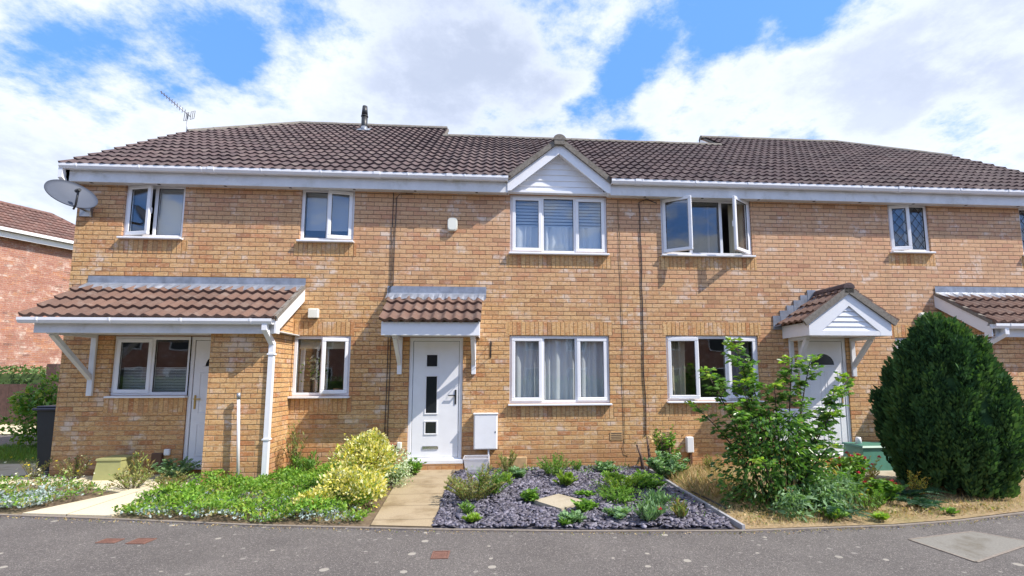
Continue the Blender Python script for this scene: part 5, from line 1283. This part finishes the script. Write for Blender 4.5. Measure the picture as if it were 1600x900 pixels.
# euonymus: bright variegated shrub
eu = empty('variegated_shrub', (-1.85, -1.9, 0), 'bright yellow and cream variegated shrub beside the sand path', 'shrub')
lobes = [(-1.66, -1.85, .28, .30), (-1.85, -2.15, .18, .26), (-1.52, -1.85, .42, .24), (-1.60, -2.25, .18, .28), (-2.05, -2.35, .08, .17), (-2.20, -2.4, .05, .12), (-1.72, -1.6, .50, .24), (-1.60, -1.7, .56, .17), (-1.5, -2.3, .14, .20), (-1.85, -1.7, .36, .3)]
P = []; D = []
for (x, y, z, r) in lobes:
    for k in range(int(820*r/.3)):
        u_ = unit(1)[0]; u_[2] = abs(u_[2])*.9 if random.random() < .75 else u_[2]; bm_ = 1+.16*math.sin(u_[0]*9+x*7)*math.sin(u_[2]*8+y*5+u_[1]*6); p = np.array([x, y, z*1.12])+u_*r*random.uniform(.60, 1.04)*bm_
        if p[2] > .02: P.append(p); D.append(u_+rng.normal(size=3)*.6+[0, 0, .4])
leaf_obj('leaves', P, D, rng.uniform(.032, .062, len(P)), 'euon', eu, .58)
mb = MB(); P = []; D = []
for (x, h) in ((-1.92, .80), (-1.64, .84), (-1.42, .80), (-1.80, .72), (-1.52, .70)):
    p0 = Vector((x*.4-1.75*.6, -1.8, .1)); p1 = Vector((x, -1.85, h)); mb.tube([p0, p0.lerp(p1, .5)+Vector((0, 0, .05)), p1], .006, 5, r1=.002)
    for j in range(26): q = random.uniform(.55, 1); P.append(p0.lerp(p1, q)); a = random.uniform(0, 6.28); D.append((math.cos(a), math.sin(a), .4))
for k in range(24): x, y, z, r = random.choice(lobes); mb.tube([(-1.8, -1.95, 0), ((x-1.8)/2, y, z*.6), (x+random.uniform(-.1, .1), y, z+r*.6)], .009, 5, r1=.003)
part(mb, 'stems', 'stem', eu); leaf_obj('shoot_leaves', P, D, rng.uniform(.025, .045, len(P)), 'euon', eu, .55)
ew = empty('white_edged_shrub', (-1.40, -1.3, 0), 'paler white edged shrub just behind the yellow one, by the door path', 'shrub')
P = np.concatenate([np.array(c_[:3])+unit(420)*c_[3]*rng.uniform(.5, 1.05, (420, 1)) for c_ in ((-1.42, -1.25, .34, .22), (-1.36, -1.2, .16, .2), (-1.55, -1.3, .45, .18))]); P = P[P[:, 2] > .01]
leaf_obj('leaves', P, unit(len(P))+[0, -.2, .5], rng.uniform(.025, .05, len(P)), 'euon_w', ew, .5)

# tall multi-stemmed shrub
sh = empty('tall_shrub', (3.45, -2.45, 0), 'tall airy green shrub with many upright stems in front of the panelled door', 'shrub')
stems = [((3.25, -2.4), (2.52, -2.45, 1.60)), ((3.3, -2.45), (2.45, -2.3, 1.15)), ((3.35, -2.4), (2.93, -2.4, 1.98)), ((3.4, -2.45), (3.12, -2.35, 1.6)), ((3.45, -2.4), (3.42, -2.4, 1.45)), ((3.5, -2.4), (3.68, -2.4, 1.76)), ((3.5, -2.45), (3.95, -2.35, 1.74)), ((3.55, -2.4), (4.50, -2.3, 1.52)), ((3.5, -2.5), (4.10, -2.5, 1.1)), ((3.3, -2.5), (2.75, -2.6, 1.2)), ((3.45, -2.35), (3.2, -2.2, 1.2)), ((3.3, -2.4), (2.95, -2.5, 1.45)), ((3.5, -2.5), (3.75, -2.9, .75)), ((3.3, -2.5), (2.9, -3.0, .6)), ((3.6, -2.4), (4.25, -2.35, 1.35))]
P = []; D = []; S = []; mi = []
mb = MB()
for si, ((bx, by), (tx, ty, tz)) in enumerate(stems):
    p0 = Vector((bx, by, 0)); p3 = Vector((tx, ty, tz)); p1 = p0.lerp(p3, .4)+Vector((0, 0, tz*.08)); p2 = p0.lerp(p3, .75)+Vector((0, 0, tz*.05))
    pts = [p0, p1, p2, p3]; mb.tube(pts, .012, 6, r1=.004)
    def at(q):
        k = min(2, int(q*3)); return pts[k].lerp(pts[k+1], q*3-k)
    nt = int(tz*21)
    for j in range(nt):
        q = .22+.78*(j+random.random()*.6)/nt; c_ = at(min(q, .999)); a = random.uniform(0, 6.28); tl = random.uniform(.08, .24)*(1.15-q*.55)
        dd = Vector((math.cos(a), math.sin(a), random.uniform(.0, .7))).normalized(); mb.tube([c_, c_+dd*tl], .003, 4, r1=.0015)
        for m_ in range(5):
            pq = c_+dd*tl*(m_+1)/5; sd = Vector((-dd.y, dd.x, .1))
            for s1 in (-1, 1): P.append(pq); D.append(sd*s1+dd*.6+Vector((0, 0, random.uniform(-.5, .25)))); S.append(random.uniform(.055, .10)); mi.append(2 if q > .88 and random.random() < .7 else 0)
        P.append(c_+dd*tl); D.append(dd); S.append(.07); mi.append(0)
for k in range(2900):    # denser lower body
    z_ = random.random()**1.3*1.05; sp1 = .78*(1-.5*abs(z_-.35)); u_ = unit(1)[0]
    x = 3.32+u_[0]*sp1*random.uniform(.5, 1.05); y = -2.50+u_[1]*.46*random.uniform(.5, 1.0)
    P.append(Vector((x, y, z_))); D.append(Vector(u_)+Vector((0, -.2, -.1))); S.append(random.uniform(.05, .09)); mi.append(1 if random.random() < .40 else 0)
part(mb, 'stems', 'twig', sh); leaf_obj('leaves', P, D, S, ['lilac', 'lilac_dark', 'lime'], sh, .5, .3, .08, mi=np.array(mi))
lw_ = empty('leafy_shrub', (3.9, -2.75, 0), 'low pale green leafy shrub against the right foot of the tall one', 'shrub')
P = np.concatenate([np.array(c_[:3])+unit(480)*c_[3]*rng.uniform(.5, 1.05, (480, 1)) for c_ in ((3.80, -2.75, .16, .26), (4.02, -2.65, .18, .22), (3.60, -2.85, .12, .24), (3.2, -3.0, .1, .2))]); P = P[P[:, 2] > .01]
leaf_obj('leaves', P, unit(len(P))+[0, -.3, 0], rng.uniform(.05, .11, len(P)), 'weed_blue', lw_, .28, .3, .15)

# conifer
cf = empty('conifer', (6.05, -2.0, 0), 'big dense dark green egg shaped conifer at right', 'conifer')
cx, cy = 6.05, -2.0
def rad(z):     # egg radius against height
    return float(np.interp(z, [0, .12, .3, .6, .95, 1.25, 1.5, 1.75, 1.95, 2.2], [.20, .37, .55, .70, .76, .72, .63, .50, .35, .12]))
mb = MB()
for k in range(5): a = k*1.256; mb.tube([(cx, cy, -.02), (cx+math.cos(a)*.1, cy+math.sin(a)*.1, .5), (cx+math.cos(a)*.3, cy+math.sin(a)*.3, 1.7)], .05, 7, r1=.012)
part(mb, 'trunk', 'stump', cf)
P = []; D = []; S = []
def plume(tx, ty, tz, h, w_, n_, out):
    """one upright feathery spray cone, tip at (tx, ty, tz)"""
    tq = rng.random(n_)**.75; aa = rng.uniform(0, 6.28, n_); rr = w_*np.sin(np.pi*np.clip(.98-tq*.80, 0, 1))**.8*rng.uniform(.55, 1.05, n_)
    lean = np.array(out)*(1-tq)[:, None]*-.10*h
    p = np.c_[tx+np.cos(aa)*rr, ty+np.sin(aa)*rr, tz-h*(1-tq)]-lean*0; p[:, 2] = np.maximum(p[:, 2], .02)
    P.append(p); D.append(np.array(out)*.30+np.c_[np.cos(aa)*.6, np.sin(aa)*.6, np.full(n_, 1.0)]+rng.normal(size=(n_, 3))*.18); S.append(rng.uniform(.045, .095, n_)); MI.append((rng.random(n_) < .25)*1+random.choice([0, 0, 1, 2]))
MI = []
npl = 330
for k in range(npl):
    q = (k+.5)/npl; z_ = .16+2.02*q**.9; a = k*2.39996+random.uniform(-.3, .3); r_ = rad(min(z_, 2.16))*random.uniform(.80, 1.0)
    o_ = (math.cos(a), math.sin(a), 0)
    plume(cx+o_[0]*r_, cy+o_[1]*r_, z_+random.uniform(.0, .16), random.uniform(.30, .52), random.uniform(.055, .10), 180, o_)
for (tx, ty, tz, w_) in ((5.95, -2.05, 2.34, .11), (5.80, -2.2, 2.20, .10), (6.10, -2.15, 2.20, .10), (6.26, -2.05, 2.10, .11), (6.42, -1.95, 2.20, .10), (6.50, -1.9, 2.08, .09), (5.62, -2.1, 1.98, .10), (5.50, -2.0, 1.76, .10), (6.58, -1.9, 1.86, .09), (6.05, -1.8, 2.28, .11), (6.28, -2.35, 1.98, .11), (5.9, -2.45, 1.95, .11)):
    plume(tx, ty, tz, .62, w_, 520, (0, 0, 0))
leaf_obj('foliage', np.concatenate(P), np.concatenate(D), np.concatenate(S), ['conifer', 'conifer_mid', 'conifer_light', 'conifer_light'], cf, .42, mi=np.concatenate(MI))
mb = MB(); nz, na = 14, 24
ring = [[(cx+math.cos(6.283*j/na)*rad(.08+2.05*i/nz)*.84, cy+math.sin(6.283*j/na)*rad(.08+2.05*i/nz)*.84, .08+2.05*i/nz) for j in range(na)] for i in range(nz+1)]
for i in range(nz):
    for j in range(na): mb.face([ring[i][j], ring[i][(j+1) % na], ring[i+1][(j+1) % na], ring[i+1][j]])
mb.face(ring[0][::-1]); mb.face(ring[-1]); part(mb, 'inner_foliage', 'conifer', cf)

# ------------------------------------------------------------------ houses across the street (seen in the window panes)
for hx, lb in ((-23.5, 'brick house across the street behind the camera, leftmost of four'), (-9.6, 'brick house across the street behind the camera, second from the left'), (4.2, 'brick house across the street behind the camera, third from the left'), (18, 'brick house across the street behind the camera, rightmost of four')):
    oh = empty('opposite_house', (hx, -27, 0), lb, 'house', 'houses across the street')
    mb = MB(); mb.box(hx-6.5, hx+6.5, -33, -27, -.05, 4.9); part(mb, 'wall', 'red_brick', oh)
    mb = MB(); mb.prism([(-3.4, 0), (3.4, 0), (0, 2.4)], (hx-6.8, -30, 4.9), (hx+6.8, -30, 4.9)); part(mb, 'roof', 'tile', oh)
    for k in range(4):
        for z in (.9, 3.3): mb = MB(); x = hx-4.9+k*3.2; mb.box(x-.7, x+.7, -27.0, -26.95, z, z+1.15); o_ = part(mb, 'window', 'upvc', oh); mb = MB(); mb.box(x-.6, x+.6, -26.95, -26.93, z+.1, z+1.05); part(mb, 'pane', 'dark_glass', o_)
hg2 = empty('opposite_hedge', (0, -22, 0), 'long clipped hedge across the street behind the camera', 'hedge')
n = 9000; P = np.c_[rng.uniform(-30, 30, n), rng.uniform(-22.6, -21.6, n), rng.uniform(.2, 1.4, n)]
leaf_obj('foliage', P, unit(n)+[0, .3, .5], rng.uniform(.15, .28, n), 'hedge', hg2, .6)
mb = MB(); mb.box(-30, 30, -22.5, -21.8, 0, 1.2); part(mb, 'hedge_core', 'hedge', hg2)

n = 2600; xs_ = rng.uniform(-6.5, 7.5, n); ye = np.interp(xs_, [e[0] for e in EDGE], [e[1] for e in EDGE]); P = np.c_[xs_, ye-np.abs(rng.normal(0, .05, n)), np.full(n, -.019)]
D = unit(n); D[:, 2] = np.abs(D[:, 2])*.5+.05
tag(leaf_obj('edge_grit', P, D, rng.uniform(.006, .02, n), ['slate_chip', 'dry', 'weed_red'], None, .8, mi=rng.choice(3, n, p=[.35, .5, .15])), 'fine grit and leaf litter lying along the pavement edge', 'grit', kind='stuff')
